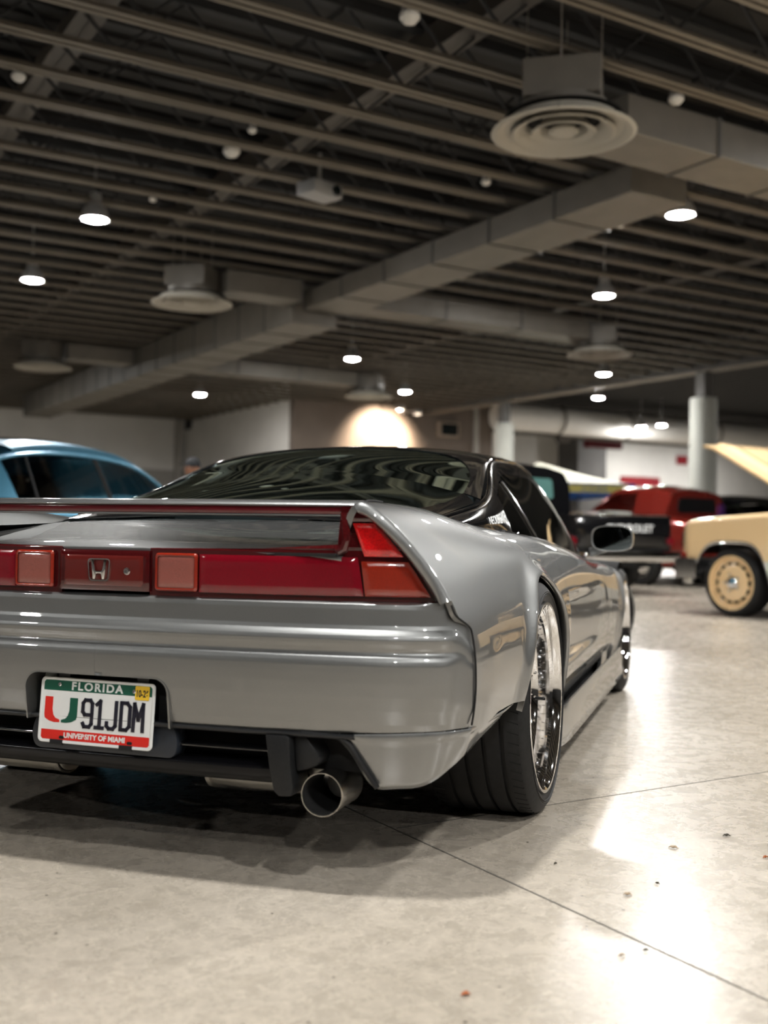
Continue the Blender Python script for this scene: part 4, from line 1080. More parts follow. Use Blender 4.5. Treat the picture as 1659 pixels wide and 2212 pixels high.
wf_ = wheel('front_wheel', .308, .235, .240, .045, car, 1); wf_.location = (.872, 2.53, .308); wf_.rotation_euler = (0, radians(-1), 0)
w3 = copy_tree(wf_, car); w3.location = (-.872, 2.53, .308); w3.scale = (-1, 1, 1)
# ---------------------------------------------------------------- other cars
M['blue'] = noisy(pmat('satin_blue_wrap', (.10, .33, .50), .33, .55, .25, .25), 700, .06, 0, 2)
M['peach'] = pmat('peach_paint', (.90, .65, .36), .25, 0, 1., .03)
M['cream'] = pmat('cream_white_paint', (.66, .64, .58), .3, 0, .8, .05)
M['maroon'] = pmat('candy_red_paint', (.20, .018, .012), .2, .3, 1., .02)
M['violet'] = pmat('violet_flake', (.10, .03, .20), .2, .5, 1., .02)
M['hub_chrome'] = M['chrome']
def simple_wheel(parent, loc, R, rim, wd, sgn, face, slots=0, cap=None, dish=.02):
    o = empty('wheel', loc, parent=parent); o.scale = (sgn, 1, 1)
    MB().lathe([(rim, -.006), (rim+.012, .004), (R-.03, .006), (R-.008, -.012), (R, -.03), (R, -wd+.03), (R-.01, -wd+.012), (rim, -wd)], axis='x', seg=56).build('tyre', M['rubber'], o)
    MB().lathe([(rim+.004, -.006), (rim+.002, .004), (rim-.008, .004), (rim-.018, -dish-.012), (rim-.05, -dish-.02), (rim*.62, -dish+.005), (rim*.34, -dish+.012), (.001, -dish+.012)], axis='x', seg=56).build('wheel_face', face, o)
    for k in range(slots):
        a = 2*pi*k/slots; r = rim*.72
        b = MB().prism(rounded([(-.030, -.012), (.030, -.012), (.026, .012), (-.026, .012)], .008), -dish-.010, -dish+.004, 'yz')
        V = [(v[0], r*cos(a)-v[1]*sin(a)-v[2]*0 + v[2]*cos(a), r*sin(a)+v[1]*cos(a)+v[2]*sin(a)) for v in b.V]; b.V = V
        b.build('slot', M['dark'], o, smooth=False)
    if cap:
        MB().lathe([(.001, -dish+.05), (.045, -dish+.046), (.062, -dish+.03), (.072, -dish+.008)], axis='x', seg=32).build('hub_cap', cap, o)
        for k in range(5):
            a = 2*pi*k/5; MB().lathe([(.001, .02), (.011, .018), (.012, 0)], axis='x', org=(-dish+.012, .085*cos(a), .085*sin(a)), seg=10).build('wheel_nut', M['chrome'], o)
    return o
def hull(name, stations, arches, mat, parent, zsill=None, nt=22, step=.03, tail=True):
    """closed lower body: stations (y, [(x,z)...] from sill to the top centre line)"""
    Y = [s_[0] for s_ in stations]; SPN = np.array([s_[1] for s_ in stations]); tj = np.linspace(0, 1, SPN.shape[1])
    ys = list(np.arange(Y[0], Y[-1], step))+[Y[-1]]
    for (yc, zc, R) in arches:
        ys = [v for v in ys if abs(abs(v-yc)-R) > .015]
        for k in range(13):
            a = pi/2*k/12; ys += [yc-(R-1e-4)*cos(a*.999), yc+(R-1e-4)*cos(a*.999)]
        ys += [yc-R-1e-4, yc+R+1e-4]
    ys = sorted(set(round(v, 5) for v in ys if Y[0] <= v <= Y[-1])); tf = np.linspace(0, 1, 200)
    L = np.zeros((nt, len(ys), 3))
    for c, y in enumerate(ys):
        sec = np.tensordot(basis(Y, [y])[0], SPN, (0, 0)); t0 = 0.
        for (yc, zc, R) in arches:
            if abs(y-yc) < R-1e-6:
                f = basis(tj, tf) @ sec; zi = np.argmax(f[:, 1]); t0 = float(np.interp(zc+sqrt(R*R-(y-yc)**2), np.maximum.accumulate(f[:zi+1, 1]), tf[:zi+1]))
        q = basis(tj, t0+(1-t0)*np.linspace(0, 1, nt)) @ sec
        L[:, c] = np.stack([q[:, 0], np.full(nt, y), q[:, 1]], 1)
    Rr = L.copy(); Rr[..., 0] *= -1
    full = np.concatenate([L, Rr[::-1][1:]], 0)
    o = grid(name, full, mat, parent, .006, flip=False)
    for end, nm in ((0, 'tail_panel'), (-1, 'nose_panel')):
        lp = full[:, end]; c = lp.mean(0); MBx = MB(); MBx.add([tuple(p) for p in lp], [tuple(range(len(lp)))]); MBx.build(nm, mat, parent, smooth=False)
    return o
# ---- blue sedan parked left of the coupe
sed = empty('sedan', (-3.25, 7.45, 0), -CAR_TH); tag(sed, 'satin blue four-door sedan with dark windows beside the white wall', 'car')
SS = [(-.98, [(.70, .35), (.78, .55), (.77, .75), (.70, .90), (.40, .96), (0, .97)]), (-.6, [(.82, .25), (.88, .55), (.87, .78), (.80, .94), (.45, 1.01), (0, 1.02)]), (0, [(.86, .2), (.91, .5), (.90, .78), (.84, .95), (.5, 1.02), (0, 1.03)]),
      (1.4, [(.86, .18), (.91, .5), (.90, .75), (.84, .93), (.5, .97), (0, .98)]), (2.4, [(.86, .18), (.90, .5), (.89, .72), (.82, .90), (.5, .97), (0, .98)]), (3.2, [(.82, .2), (.87, .48), (.85, .66), (.76, .78), (.4, .84), (0, .85)]), (3.7, [(.62, .28), (.68, .42), (.66, .55), (.58, .64), (.3, .68), (0, .69)])]
hull('body_shell', SS, ((0, .32, .36), (2.8, .32, .36)), M['blue'], sed)
SG = Green([(-.55, .78, .94, .60, 1.00, 1.03), (-.2, .80, .945, .60, 1.19, 1.22), (.3, .82, .95, .60, 1.345, 1.385), (.9, .835, .945, .60, 1.40, 1.445), (1.5, .835, .935, .60, 1.39, 1.44), (1.95, .83, .925, .605, 1.31, 1.365), (2.35, .815, .915, .62, 1.13, 1.18), (2.72, .78, .905, .66, .96, .985)], win=.05)
SG.patch('roof_skin', .28, 1.95, -.55, .55, M['blue'], sed)
SG.patch('sunroof', .55, 1.6, -.30, .30, M['black_gloss'], sed, off=.012)
SG.patch('windscreen', 1.955, 2.68, -.47, .47, M['glass_dark'], sed, thick=0)
SG.patch('rear_screen', -.52, .275, -.44, .44, M['glass_dark'], sed, thick=0)
for sgn in (1, -1):
    f_ = sgn < 0
    SG.patch('rear_pillar', -.54, .10, sgn*.445, sgn*1., M['blue'], sed, flip=f_)
    SG.patch('rear_door_glass', .104, 1.20, sgn*.60, sgn*.97, M['glass_dark'], sed, thick=0, flip=f_)
    SG.patch('front_door_glass', 1.27, 2.30, sgn*.60, sgn*.97, M['glass_dark'], sed, thick=0, flip=f_)
    SG.patch('centre_pillar', 1.202, 1.268, sgn*.58, sgn*1., M['dark'], sed, ny=5, flip=f_)
    SG.patch('roof_side', .104, 1.95, sgn*.552, sgn*.598, M['blue'], sed, nq=6, flip=f_)
    SG.patch('front_pillar', 1.955, 2.70, sgn*.472, sgn*.60, M['blue'], sed, nq=8, flip=f_)
    SG.patch('mirror_sail', 2.30, 2.70, sgn*.602, sgn*1., M['blue'], sed, nq=8, flip=f_)
    MB().tube([tuple(SG.pt(y, np.array([sgn*.588]))[0]+np.array([sgn*.006, 0, .004])) for y in np.linspace(.02, 2.3, 40)], .012, 8).build('drip_rail', M['blue'], sed)
    MB().tube([tuple(SG.pt(y, np.array([sgn*q]))[0]+np.array([sgn*.004, 0, 0])) for y, q in ((.36, .61), (.30, .97))], .010, 8).build('quarter_post', M['black'], sed)
    MB().tube([(sgn*.87, 2.2, .93), (sgn*.97, 2.2, .96), (sgn*1.02, 2.2, .97)], [.03, .06, .03], 12).build('door_mirror', M['blue'], sed)
    simple_wheel(sed, (sgn*.90, 0, .32), .32, .23, .22, sgn, M['alu']); simple_wheel(sed, (sgn*.90, 2.8, .32), .32, .23, .22, sgn, M['alu'])
    MB().prism(rounded([(.75, .3), (1.3, .3), (1.3, .5), (.9, .52), (.8, 1.0), (.72, 1.16), (.66, 1.16), (.7, .8)], .04), sgn*.12, sgn*.62, 'yz').build('seat', M['interior'], sed, bevel=.03)
MB().box(-.75, .75, -.9, 3.4, .16, .26).build('floor_pan', M['dark'], sed, smooth=False)

# ---- peach pickup with its bonnet up
tk = empty('pickup_truck', (0, 0, 0), 0); tag(tk, 'peach classic pickup with raised bonnet and slotted peach wheels', 'car')
hx, hy_ = -.559, .829
fwp = floor_at(1578, 1332)                              # near front wheel on the floor
# truck frame: y forward, x right; the left side faces the camera
rzt = atan2(-hx, hy_)
tk.rotation_euler = (0, 0, rzt)
TW = .97
cxw, syw = cos(rzt), sin(rzt)
org = np.array([fwp[0], fwp[1]]) - np.array([cxw*(-TW), syw*(-TW)])
tk.location = (org[0], org[1], 0)                       # origin: front axle centre
AF = (0., .33, .40)
def side_profile(y):
    """fender top height, front to back"""
    return np.interp(y, [-5, -1.1, -.4, .2, .5, .62, .66], [1.03, 1.03, 1.02, .985, .955, .93, .90])
def fender_rows(y0, y1, zlo, sgn, n=60, wheel=None):
    rows = []; wheel = wheel or []
    ys = list(np.linspace(y0, y1, n))
    for (yc, zt, hw) in wheel: ys += [yc-hw, yc-hw+.001, yc+hw-.001, yc+hw]+list(np.linspace(yc-hw+.001, yc+hw-.001, 30))
    for y in sorted(set(round(v, 4) for v in ys if y0 <= v <= y1)):
        top = float(side_profile(y)); zl = zlo
        for (yc, zt, hw) in wheel:
            u = (y-yc)/hw
            if abs(u) < .999: zl = max(zlo, zt-(zt-.30)*(abs(u)**4.5))
        zz = np.linspace(zl, top-.05, 14); nose = .10*float(sstep(.45, .68, y))**2
        row = [(sgn*(.985-.012*abs((z-.6)/.4)**2-nose), y, z) for z in zz]
        x0 = row[-1][0]
        for a in np.linspace(.2, pi/2, 6): row.append((x0-sgn*.06*(1-cos(a)), y, top-.05+.05*sin(a)))
        row.append((sgn*.70, y, top+.004)); rows.append(row)
    return np.array(rows)
for sgn in (1, -1):
    grid('front_fender', fender_rows(-.92, .66, .55, sgn, wheel=[(0, .735, .47)]), M['peach'], tk, .012, flip=sgn > 0)
    rows = fender_rows(-.92, .66, .30, sgn, wheel=[(0, .735, .47)])
    for part_rows in ([r for r in rows if r[0][1] < 0 and r[0][2] < .545], [r for r in rows if r[0][1] > 0 and r[0][2] < .545]):
        grid('rocker_panel', np.array([[(a[0]*1.004, a[1], r[0][2]+(.552-r[0][2])*k/7) for k, a in enumerate(r[:8])] for r in part_rows]), M['cream'], tk, .012, flip=sgn > 0)
    arch = [[(sgn*(.985+dx), AF[0]+.47*u, .735-(.735-.30)*abs(u)**4.5+dz) for (dx, dz) in ((.0, .006), (.012, .0), (.008, -.02), (-.03, -.02))] for u in np.linspace(-.985, .985, 50)]
    grid('arch_moulding', np.array(arch), M['chrome'], tk, 0, flip=sgn > 0)
    MB().box(min(sgn*.55, sgn*.97), max(sgn*.55, sgn*.97), -.5, .5, .32, .80).build('wheel_well', M['well'], tk, smooth=False)
    simple_wheel(tk, (sgn*TW, 0, .33), .33, .265, .25, sgn, M['peach'], slots=14, cap=M['chrome'], dish=.035)
    simple_wheel(tk, (sgn*TW, -3.0, .33), .33, .265, .25, sgn, M['peach'], slots=14, cap=M['chrome'], dish=.035)
    MB().prism(rounded([(-2.3, .30), (-.93, .30), (-.93, 1.03), (-2.3, 1.03)], .02), sgn*.95, sgn*.985, 'yz').build('cab_door', M['peach'], tk, bevel=.008)
    MB().prism(rounded([(-2.3, .30), (-.93, .30), (-.93, .55), (-2.3, .55)], .02), sgn*.955, sgn*.992, 'yz').build('door_stripe', M['cream'], tk, bevel=.004)
    MB().prism([(-4.3, .45), (-3.45, .45), (-3.42, .72), (-2.58, .72), (-2.55, .45), (-2.34, .45), (-2.34, 1.03), (-4.3, 1.03)], sgn*.93, sgn*.98, 'yz').build('bed_side', M['peach'], tk, bevel=.008)
    MB().tube([(sgn*.90, -.93, 1.03), (sgn*.78, -1.28, 1.50)], .035, 10).tube([(sgn*.90, -2.25, 1.03), (sgn*.78, -2.15, 1.50)], .045, 10).build('cab_pillar', M['peach'], tk)
    MB().box(min(sgn*.62, sgn*.90), max(sgn*.62, sgn*.90), .64, .68, .66, .84).build('headlamp', M['glass_clear'], tk, bevel=.02)
    MB().box(min(sgn*.90, sgn*.985), max(sgn*.90, sgn*.985), .56, .62, .56, .62).build('marker_lamp', M['amber'], tk, bevel=.008)
for o in [c for c in tk.children if c.name.startswith('wheel_well')]:
    o.location = (0, 0, 0); o.scale = (.6, .9, 1)
MB().box(-.62, .62, .60, .65, .60, .88).build('grille_panel', M['dark'], tk, smooth=False)
for z in np.linspace(.63, .85, 5): MB().box(-.62, .62, .645, .665, z-.006, z+.006).build('grille_bar', M['chrome'], tk, smooth=False)
rows = []
for x in np.linspace(-1.03, 1.03, 41):
    yb = .80-.16*abs(x/1.03)**3.5; wr0 = .0
    rows.append([(x, yb-.08, .56), (x, yb-.01, .565), (x, yb+.012, .54), (x, yb+.008, .47), (x, yb-.03, .42), (x, yb-.06, .36), (x, yb-.1, .35)])
grid('front_bumper', np.array(rows), M['chrome'], tk, .006, flip=False)
for sgn in (1, -1):
    P = [[(sgn*1.03, .64-.02*k, z+.0) for z in (.56, .53, .47, .42, .36)] for k in range(0, 14)]
    grid('bumper_end', np.array(P), M['chrome'], tk, .006, flip=sgn < 0)
hn = empty('bonnet', (0, -.80, 1.03), parent=tk); hn.rotation_euler = (radians(28.5), 0, 0)
rows = []
for v in np.linspace(0, 1, 24):
    y = 1.46*v; wdt = .83-.03*v
    rows.append([(x, y, .028*(1-(x/wdt)**2)-.03*float(sstep(.9, 1, v))+(.018 if abs(abs(x)-.5) < .08 else 0)) for x in np.linspace(-wdt, wdt, 33)])
grid('bonnet_skin', np.array(rows), M['peach'], hn, .025, flip=True)
for x in (-.55, 0, .55): MB().box(x-.04, x+.04, .1, 1.36, -.05, -.02).build('bonnet_rib', M['peach'], hn, bevel=.006)
MB().tube([(-.74, -.55, 1.02), (-.74, -.38, 1.26)], .014, 8).build('bonnet_hinge', M['black'], tk)
MB().tube([(.74, -.55, 1.02), (.74, -.38, 1.26)], .014, 8).build('bonnet_hinge', M['black'], tk)
MB().box(-.35, .35, -.62, .25, .55, .93).build('engine_block', M['satin'], tk, bevel=.03)
MB().lathe([(.001, .10), (.2, .10), (.21, .08), (.21, 0), (.001, 0)], axis='z', org=(0, -.2, .93), seg=32).build('air_cleaner', M['chrome'], tk)
MB().prism(rounded([(-2.28, 1.46), (-1.22, 1.48), (-1.28, 1.56), (-1.6, 1.60), (-2.15, 1.585)], .03), -.80, .80, 'yz').build('cab_roof', M['peach'], tk, bevel=.03)
MB().prism([(-.94, 1.04), (-.93, 1.05), (-1.26, 1.48), (-1.27, 1.47)], -.78, .78, 'yz').build('cab_windscreen', M['glass_clear'], tk, smooth=False)
MB().box(-.93, .93, -.96, -.90, .40, 1.03).build('firewall', M['satin'], tk, smooth=False)
MB().box(-.75, .75, -4.2, .55, .28, .42).build('chassis', M['dark'], tk, smooth=False)
MB().box(-.93, .93, -4.3, -2.34, .55, .60).build('bed_floor', M['satin'], tk, smooth=False)
MB().box(-.93, .93, -4.3, -4.26, .55, 1.03).build('tailgate', M['peach'], tk, bevel=.008)
MB().box(-.9, .9, -2.34, -2.30, .42, 1.03).build('cab_back', M['peach'], tk, bevel=.008)
MB().prism(rounded([(-1.9, .5), (-1.3, .5), (-1.3, .68), (-1.8, .7), (-2.0, 1.25), (-2.12, 1.25)], .04), -.7, .7, 'yz').build('bench_seat', M['interior'], tk, bevel=.03)

# ---- black pickup seen from behind
bt_ = depth_at(1345, 1178, 14.2)
bk_ = empty('black_pickup', (bt_[0], bt_[1], 0), atan2(.5, .866)); tag(bk_, 'black classic pickup showing its lettered tailgate and chrome rear bumper', 'car')
MB().box(-.80, .80, 0, .05, .60, 1.04).build('tailgate', M['black_gloss'], bk_, bevel=.012)
MB().box(-.80, .80, -.015, .02, 1.035, 1.05).build('tailgate_cap', M['chrome'], bk_, bevel=.004)
text_mesh('tailgate_lettering', 'CHEVROLET', .135, M['white'], bk_, Matrix(((1, 0, 0, .12), (0, 0, -1, -.004), (0, 1, 0, .865), (0, 0, 0, 1))), .003, bold=.004, sx=1.0, spacing=1.12)
for sgn in (1, -1):
    MB().prism(rounded([(0, .48), (.62, .48), (.70, .78), (1.35, .78), (1.45, .48), (2.0, .48), (2.0, 1.04), (0, 1.04)], .02), sgn*.80, sgn*.86, 'yz').build('bed_side', M['black_gloss'], bk_, bevel=.012)
    MB().prism(rounded([(.50, .42), (.62, .72), (.85, .86), (1.25, .86), (1.48, .70), (1.60, .42), (1.52, .42), (1.38, .68), (1.2, .80), (.9, .80), (.7, .68), (.58, .42)], .03), sgn*.86, sgn*1.0, 'yz').build('rear_wing', M['black_gloss'], bk_, bevel=.02)
    simple_wheel(bk_, (sgn*.98, 1.05, .34), .34, .22, .22, sgn, M['chrome']); simple_wheel(bk_, (sgn*.98, 4.0, .34), .34, .22, .22, sgn, M['chrome'])
    MB().lathe([(.001, -.03), (.05, -.028), (.06, 0), (.06, .05)], axis='y', org=(sgn*.84, 0, .70), seg=20).build('tail_lamp', M['red_lens'], bk_)
    MB().tube([(sgn*.78, 3.25, 1.05), (sgn*.95, 3.2, 1.15), (sgn*1.05, 3.2, 1.25)], [.012, .012, .03], 8).build('door_mirror', M['chrome'], bk_)
rows = [[(x, -.16+.10*abs(x)**4+dy, z) for (dy, z) in ((.06, .56), (.0, .57), (-.02, .54), (-.02, .47), (0, .44), (.06, .43))] for x in np.linspace(-.95, .95, 25)]
grid('rear_bumper', np.array(rows), M['chrome'], bk_, .006)
MB().box(-.3, .3, .02, .06, .36, .46).build('tow_plate', M['satin'], bk_, bevel=.005)
BG = Green([(2.0, .80, 1.05, .62, 1.70, 1.77), (2.3, .82, 1.05, .63, 1.76, 1.83), (2.7, .82, 1.05, .63, 1.77, 1.84), (3.05, .82, 1.05, .63, 1.72, 1.79), (3.3, .82, 1.05, .64, 1.52, 1.57), (3.55, .80, 1.03, .68, 1.12, 1.14)], win=.06)
MB().prism(rounded([(-.80, 1.02), (.80, 1.02), (.78, 1.5), (.66, 1.70), (.3, 1.78), (-.3, 1.78), (-.66, 1.70), (-.78, 1.5)], .06), 2.02, 2.06).build('cab_back', M['black_gloss'], bk_)
MB().prism(rounded([(-.46, 1.30), (.46, 1.30), (.42, 1.60), (-.42, 1.60)], .06), 2.0, 2.085).build('cab_rear_window', pmat('window_teal', (.10, .22, .20), .08, .0, .5), bk_)
BG.patch('cab_roof', 2.05, 3.1, -.62, .62, M['black_gloss'], bk_)
BG.patch('windscreen', 3.1, 3.54, -.5, .5, M['glass_dark'], bk_, thick=0)
for sgn in (1, -1):
    BG.patch('cab_side_glass', 2.3, 3.25, sgn*.66, sgn*.98, M['glass_dark'], bk_, thick=0, flip=sgn < 0)
    BG.patch('cab_corner', 2.05, 2.3, sgn*.60, sgn*1., M['black_gloss'], bk_, flip=sgn < 0)
    MB().prism(rounded([(2.02, .42), (3.5, .42), (3.5, 1.06), (2.02, 1.06)], .03), sgn*.76, sgn*.84, 'yz').build('cab_door', M['black_gloss'], bk_, bevel=.012)
MB().prism(rounded([(3.5, .5), (4.7, .5), (4.75, .9), (4.6, 1.08), (3.5, 1.14)], .08), -.55, .55, 'yz').build('bonnet', M['black_gloss'], bk_, bevel=.06)
for sgn in (1, -1): MB().prism(rounded([(3.4, .42), (3.6, .72), (3.9, .86), (4.3, .84), (4.6, .62), (4.65, .42), (4.45, .42), (4.2, .72), (3.85, .72), (3.6, .42)], .05), sgn*.55, sgn*.98, 'yz').build('front_wing', M['black_gloss'], bk_, bevel=.03)
MB().box(-.78, .78, 0, 2.0, .56, .60).build('bed_floor', M['satin'], bk_, smooth=False)
MB().box(-.6, .6, .1, 4.6, .36, .5).build('chassis', M['dark'], bk_, smooth=False)
MB().prism(rounded([(2.15, .6), (2.75, .6), (2.75, .76), (2.3, .78), (2.22, 1.35), (2.12, 1.35)], .04), -.65, .65, 'yz').build('bench_seat', M['interior'], bk_, bevel=.03)

# ---- candy red classic cab facing left behind the black tailgate
rc0 = depth_at(1455, 1110, 17.6)
rc = empty('red_classic_car', (rc0[0], rc0[1], 0), atan2(.616, .788)); tag(rc, 'candy red and violet classic cab with rounded roof behind the black tailgate', 'car')
RS = [(-1.0, [(.55, .40), (.66, .6), (.66, .8), (.6, .95), (.3, 1.02), (0, 1.03)]), (-.4, [(.74, .3), (.86, .6), (.86, .85), (.80, 1.05), (.4, 1.10), (0, 1.11)]), (.6, [(.8, .28), (.88, .6), (.88, .9), (.82, 1.08), (.4, 1.1), (0, 1.1)]), (1.6, [(.8, .28), (.86, .6), (.82, .9), (.72, 1.06), (.4, 1.14), (0, 1.17)]), (2.6, [(.78, .3), (.84, .55), (.74, .80), (.56, 1.0), (.35, 1.08), (0, 1.10)]), (3.1, [(.5, .35), (.56, .5), (.5, .7), (.42, .85), (.25, .92), (0, .94)])]
hull('body_shell', RS, ((0, .34, .37), (2.5, .34, .37)), M['maroon'], rc)
RG = Green([(-.42, .74, 1.06, .60, 1.44, 1.50), (-.1, .78, 1.06, .62, 1.52, 1.58), (.35, .78, 1.07, .62, 1.53, 1.59), (.75, .77, 1.08, .62, 1.48, 1.53), (1.0, .75, 1.09, .63, 1.32, 1.36), (1.25, .72, 1.10, .64, 1.14, 1.16)], win=.06)
RG.patch('roof_skin', -.40, .8, -.58, .58, M['maroon'], rc)
RG.patch('windscreen', .805, 1.22, -.5, .5, M['glass_clear'], rc, thick=0)
MB().prism(rounded([(-.75, 1.0), (.75, 1.0), (.74, 1.2), (.62, 1.44), (.3, 1.50), (-.3, 1.50), (-.62, 1.44), (-.74, 1.2)], .06), -.44, -.40).build('cab_back', M['maroon'], rc)
MB().prism(rounded([(-.50, 1.15), (.50, 1.15), (.46, 1.38), (-.46, 1.38)], .06), -.455, -.385).build('cab_rear_window', M['black_gloss'], rc)
MB().prism(rounded([(.55, 1.08), (.75, 1.08), (.72, 1.3), (.60, 1.3)], .03), -.462, -.44).build('violet_flame', M['violet'], rc)
for sgn in (1, -1):
    f_ = sgn < 0
    RG.patch('rear_corner', -.41, -.10, sgn*.58, sgn*1., M['maroon'], rc, flip=f_)
    RG.patch('door_pillar', -.098, .20, sgn*.58, sgn*1., M['maroon'], rc, ny=6, flip=f_)
    RG.patch('front_side_glass', .202, .95, sgn*.62, sgn*.95, M['glass_clear'], rc, thick=0, flip=f_)
    RG.patch('front_pillar', .805, 1.23, sgn*.502, sgn*.62, M['maroon'], rc, nq=8, flip=f_)
    simple_wheel(rc, (sgn*.86, 0, .34), .34, .22, .2, sgn, M['chrome']); simple_wheel(rc, (sgn*.86, 2.5, .34), .34, .22, .2, sgn, M['chrome'])
MB().box(-.7, .7, -.9, 2.9, .3, .4).build('floor_pan', M['dark'], rc, smooth=False)
# ---- black coupe further right
bc0 = depth_at(1605, 1100, 19.)
bc = empty('black_coupe', (bc0[0], bc0[1], 0), atan2(.56, .83)); tag(bc, 'small black car half hidden behind the peach pickup', 'car')
hull('body_shell', [(y-.9, [(x*1.0, z*1.05) for x, z in pts]) for y, pts in SS], ((-.9, .33, .37), (1.9, .33, .37)), M['black_gloss'], bc)
KG = Green([(g[0], *g[1:]) for g in [(-1.3, .78, .98, .60, 1.03, 1.05), (-.9, .80, .985, .60, 1.26, 1.30), (-.3, .82, .99, .60, 1.42, 1.47), (.5, .83, .985, .60, 1.44, 1.50), (1.0, .83, .975, .60, 1.36, 1.42), (1.75, .78, .95, .66, 1.0, 1.03)]], win=.05)
KG.patch('roof_skin', -.5, .9, -.58, .58, M['black_gloss'], bc); KG.patch('windscreen', .905, 1.7, -.5, .5, M['glass_dark'], bc, thick=0); KG.patch('rear_screen', -1.26, -.505, -.5, .5, M['glass_dark'], bc, thick=0)
for sgn in (1, -1):
    KG.patch('side_glass', -.9, 1.5, sgn*.60, sgn*.97, M['glass_dark'], bc, thick=0, flip=sgn < 0)
    for y in (-.9, 1.9): simple_wheel(bc, (sgn*.90, y, .33), .33, .23, .22, sgn, M['alu'])
# ---- low white car nose under the wing's left end
# ---------------------------------------------------------------- pop-up canopy with a printed valance
tp = depth_at(1165, 1000, 23.); tent = empty('canopy_tent', (tp[0], tp[1], 0), ALPHA*.35); tag(tent, 'white pop-up canopy with blue and yellow lettered valance', 'tent')
M['tent_w'] = pmat('tent_white', (.82, .80, .66), .7); M['tent_b'] = pmat('tent_blue', (.02, .10, .38), .6); M['tent_y'] = pmat('tent_yellow', (.70, .62, .18), .6)
hw = 1.50; ze, zp = 1.80, 2.28
for k in range(4):
    a = pi/2*k; c, s_ = cos(a), sin(a)
    rows = []
    for v in np.linspace(0, 1, 10):
        z = ze+(zp-ze)*(v**1.35); h_ = hw*(1-v*.985)
        rows.append([(c*x-s_*(-h_), s_*x+c*(-h_), z) for x in np.linspace(-h_, h_, 9)])
    grid('roof_gore', np.array(rows), M['tent_w'], tent, .006)
    V = MB().box(-hw, hw, -hw-.012, -hw, ze-.24, ze+.005); V.V = [(c*x-s_*y, s_*x+c*y, z) for x, y, z in V.V]; V.build('valance', M['tent_b'], tent, smooth=False)
    V = MB().box(-hw*.86, hw*.9, -hw-.018, -hw-.012, ze-.185, ze-.03); V.V = [(c*x-s_*y, s_*x+c*y, z) for x, y, z in V.V]; V.build('valance_print', M['tent_y'], tent, smooth=False)
    MB().tube([(c*hw*.97-s_*hw*.97, s_*hw*.97+c*hw*.97, 0), (c*hw*.97-s_*hw*.97, s_*hw*.97+c*hw*.97, ze)], .022, 8).build('leg', M['alu'], tent)
text_mesh('valance_lettering', 'WWW     .COM', .15, M['tent_b'], tent, Matrix(((1, 0, 0, .1), (0, 0, -1, -hw-.02), (0, 1, 0, ze-.115), (0, 0, 0, 1))), .002, sx=1.5)

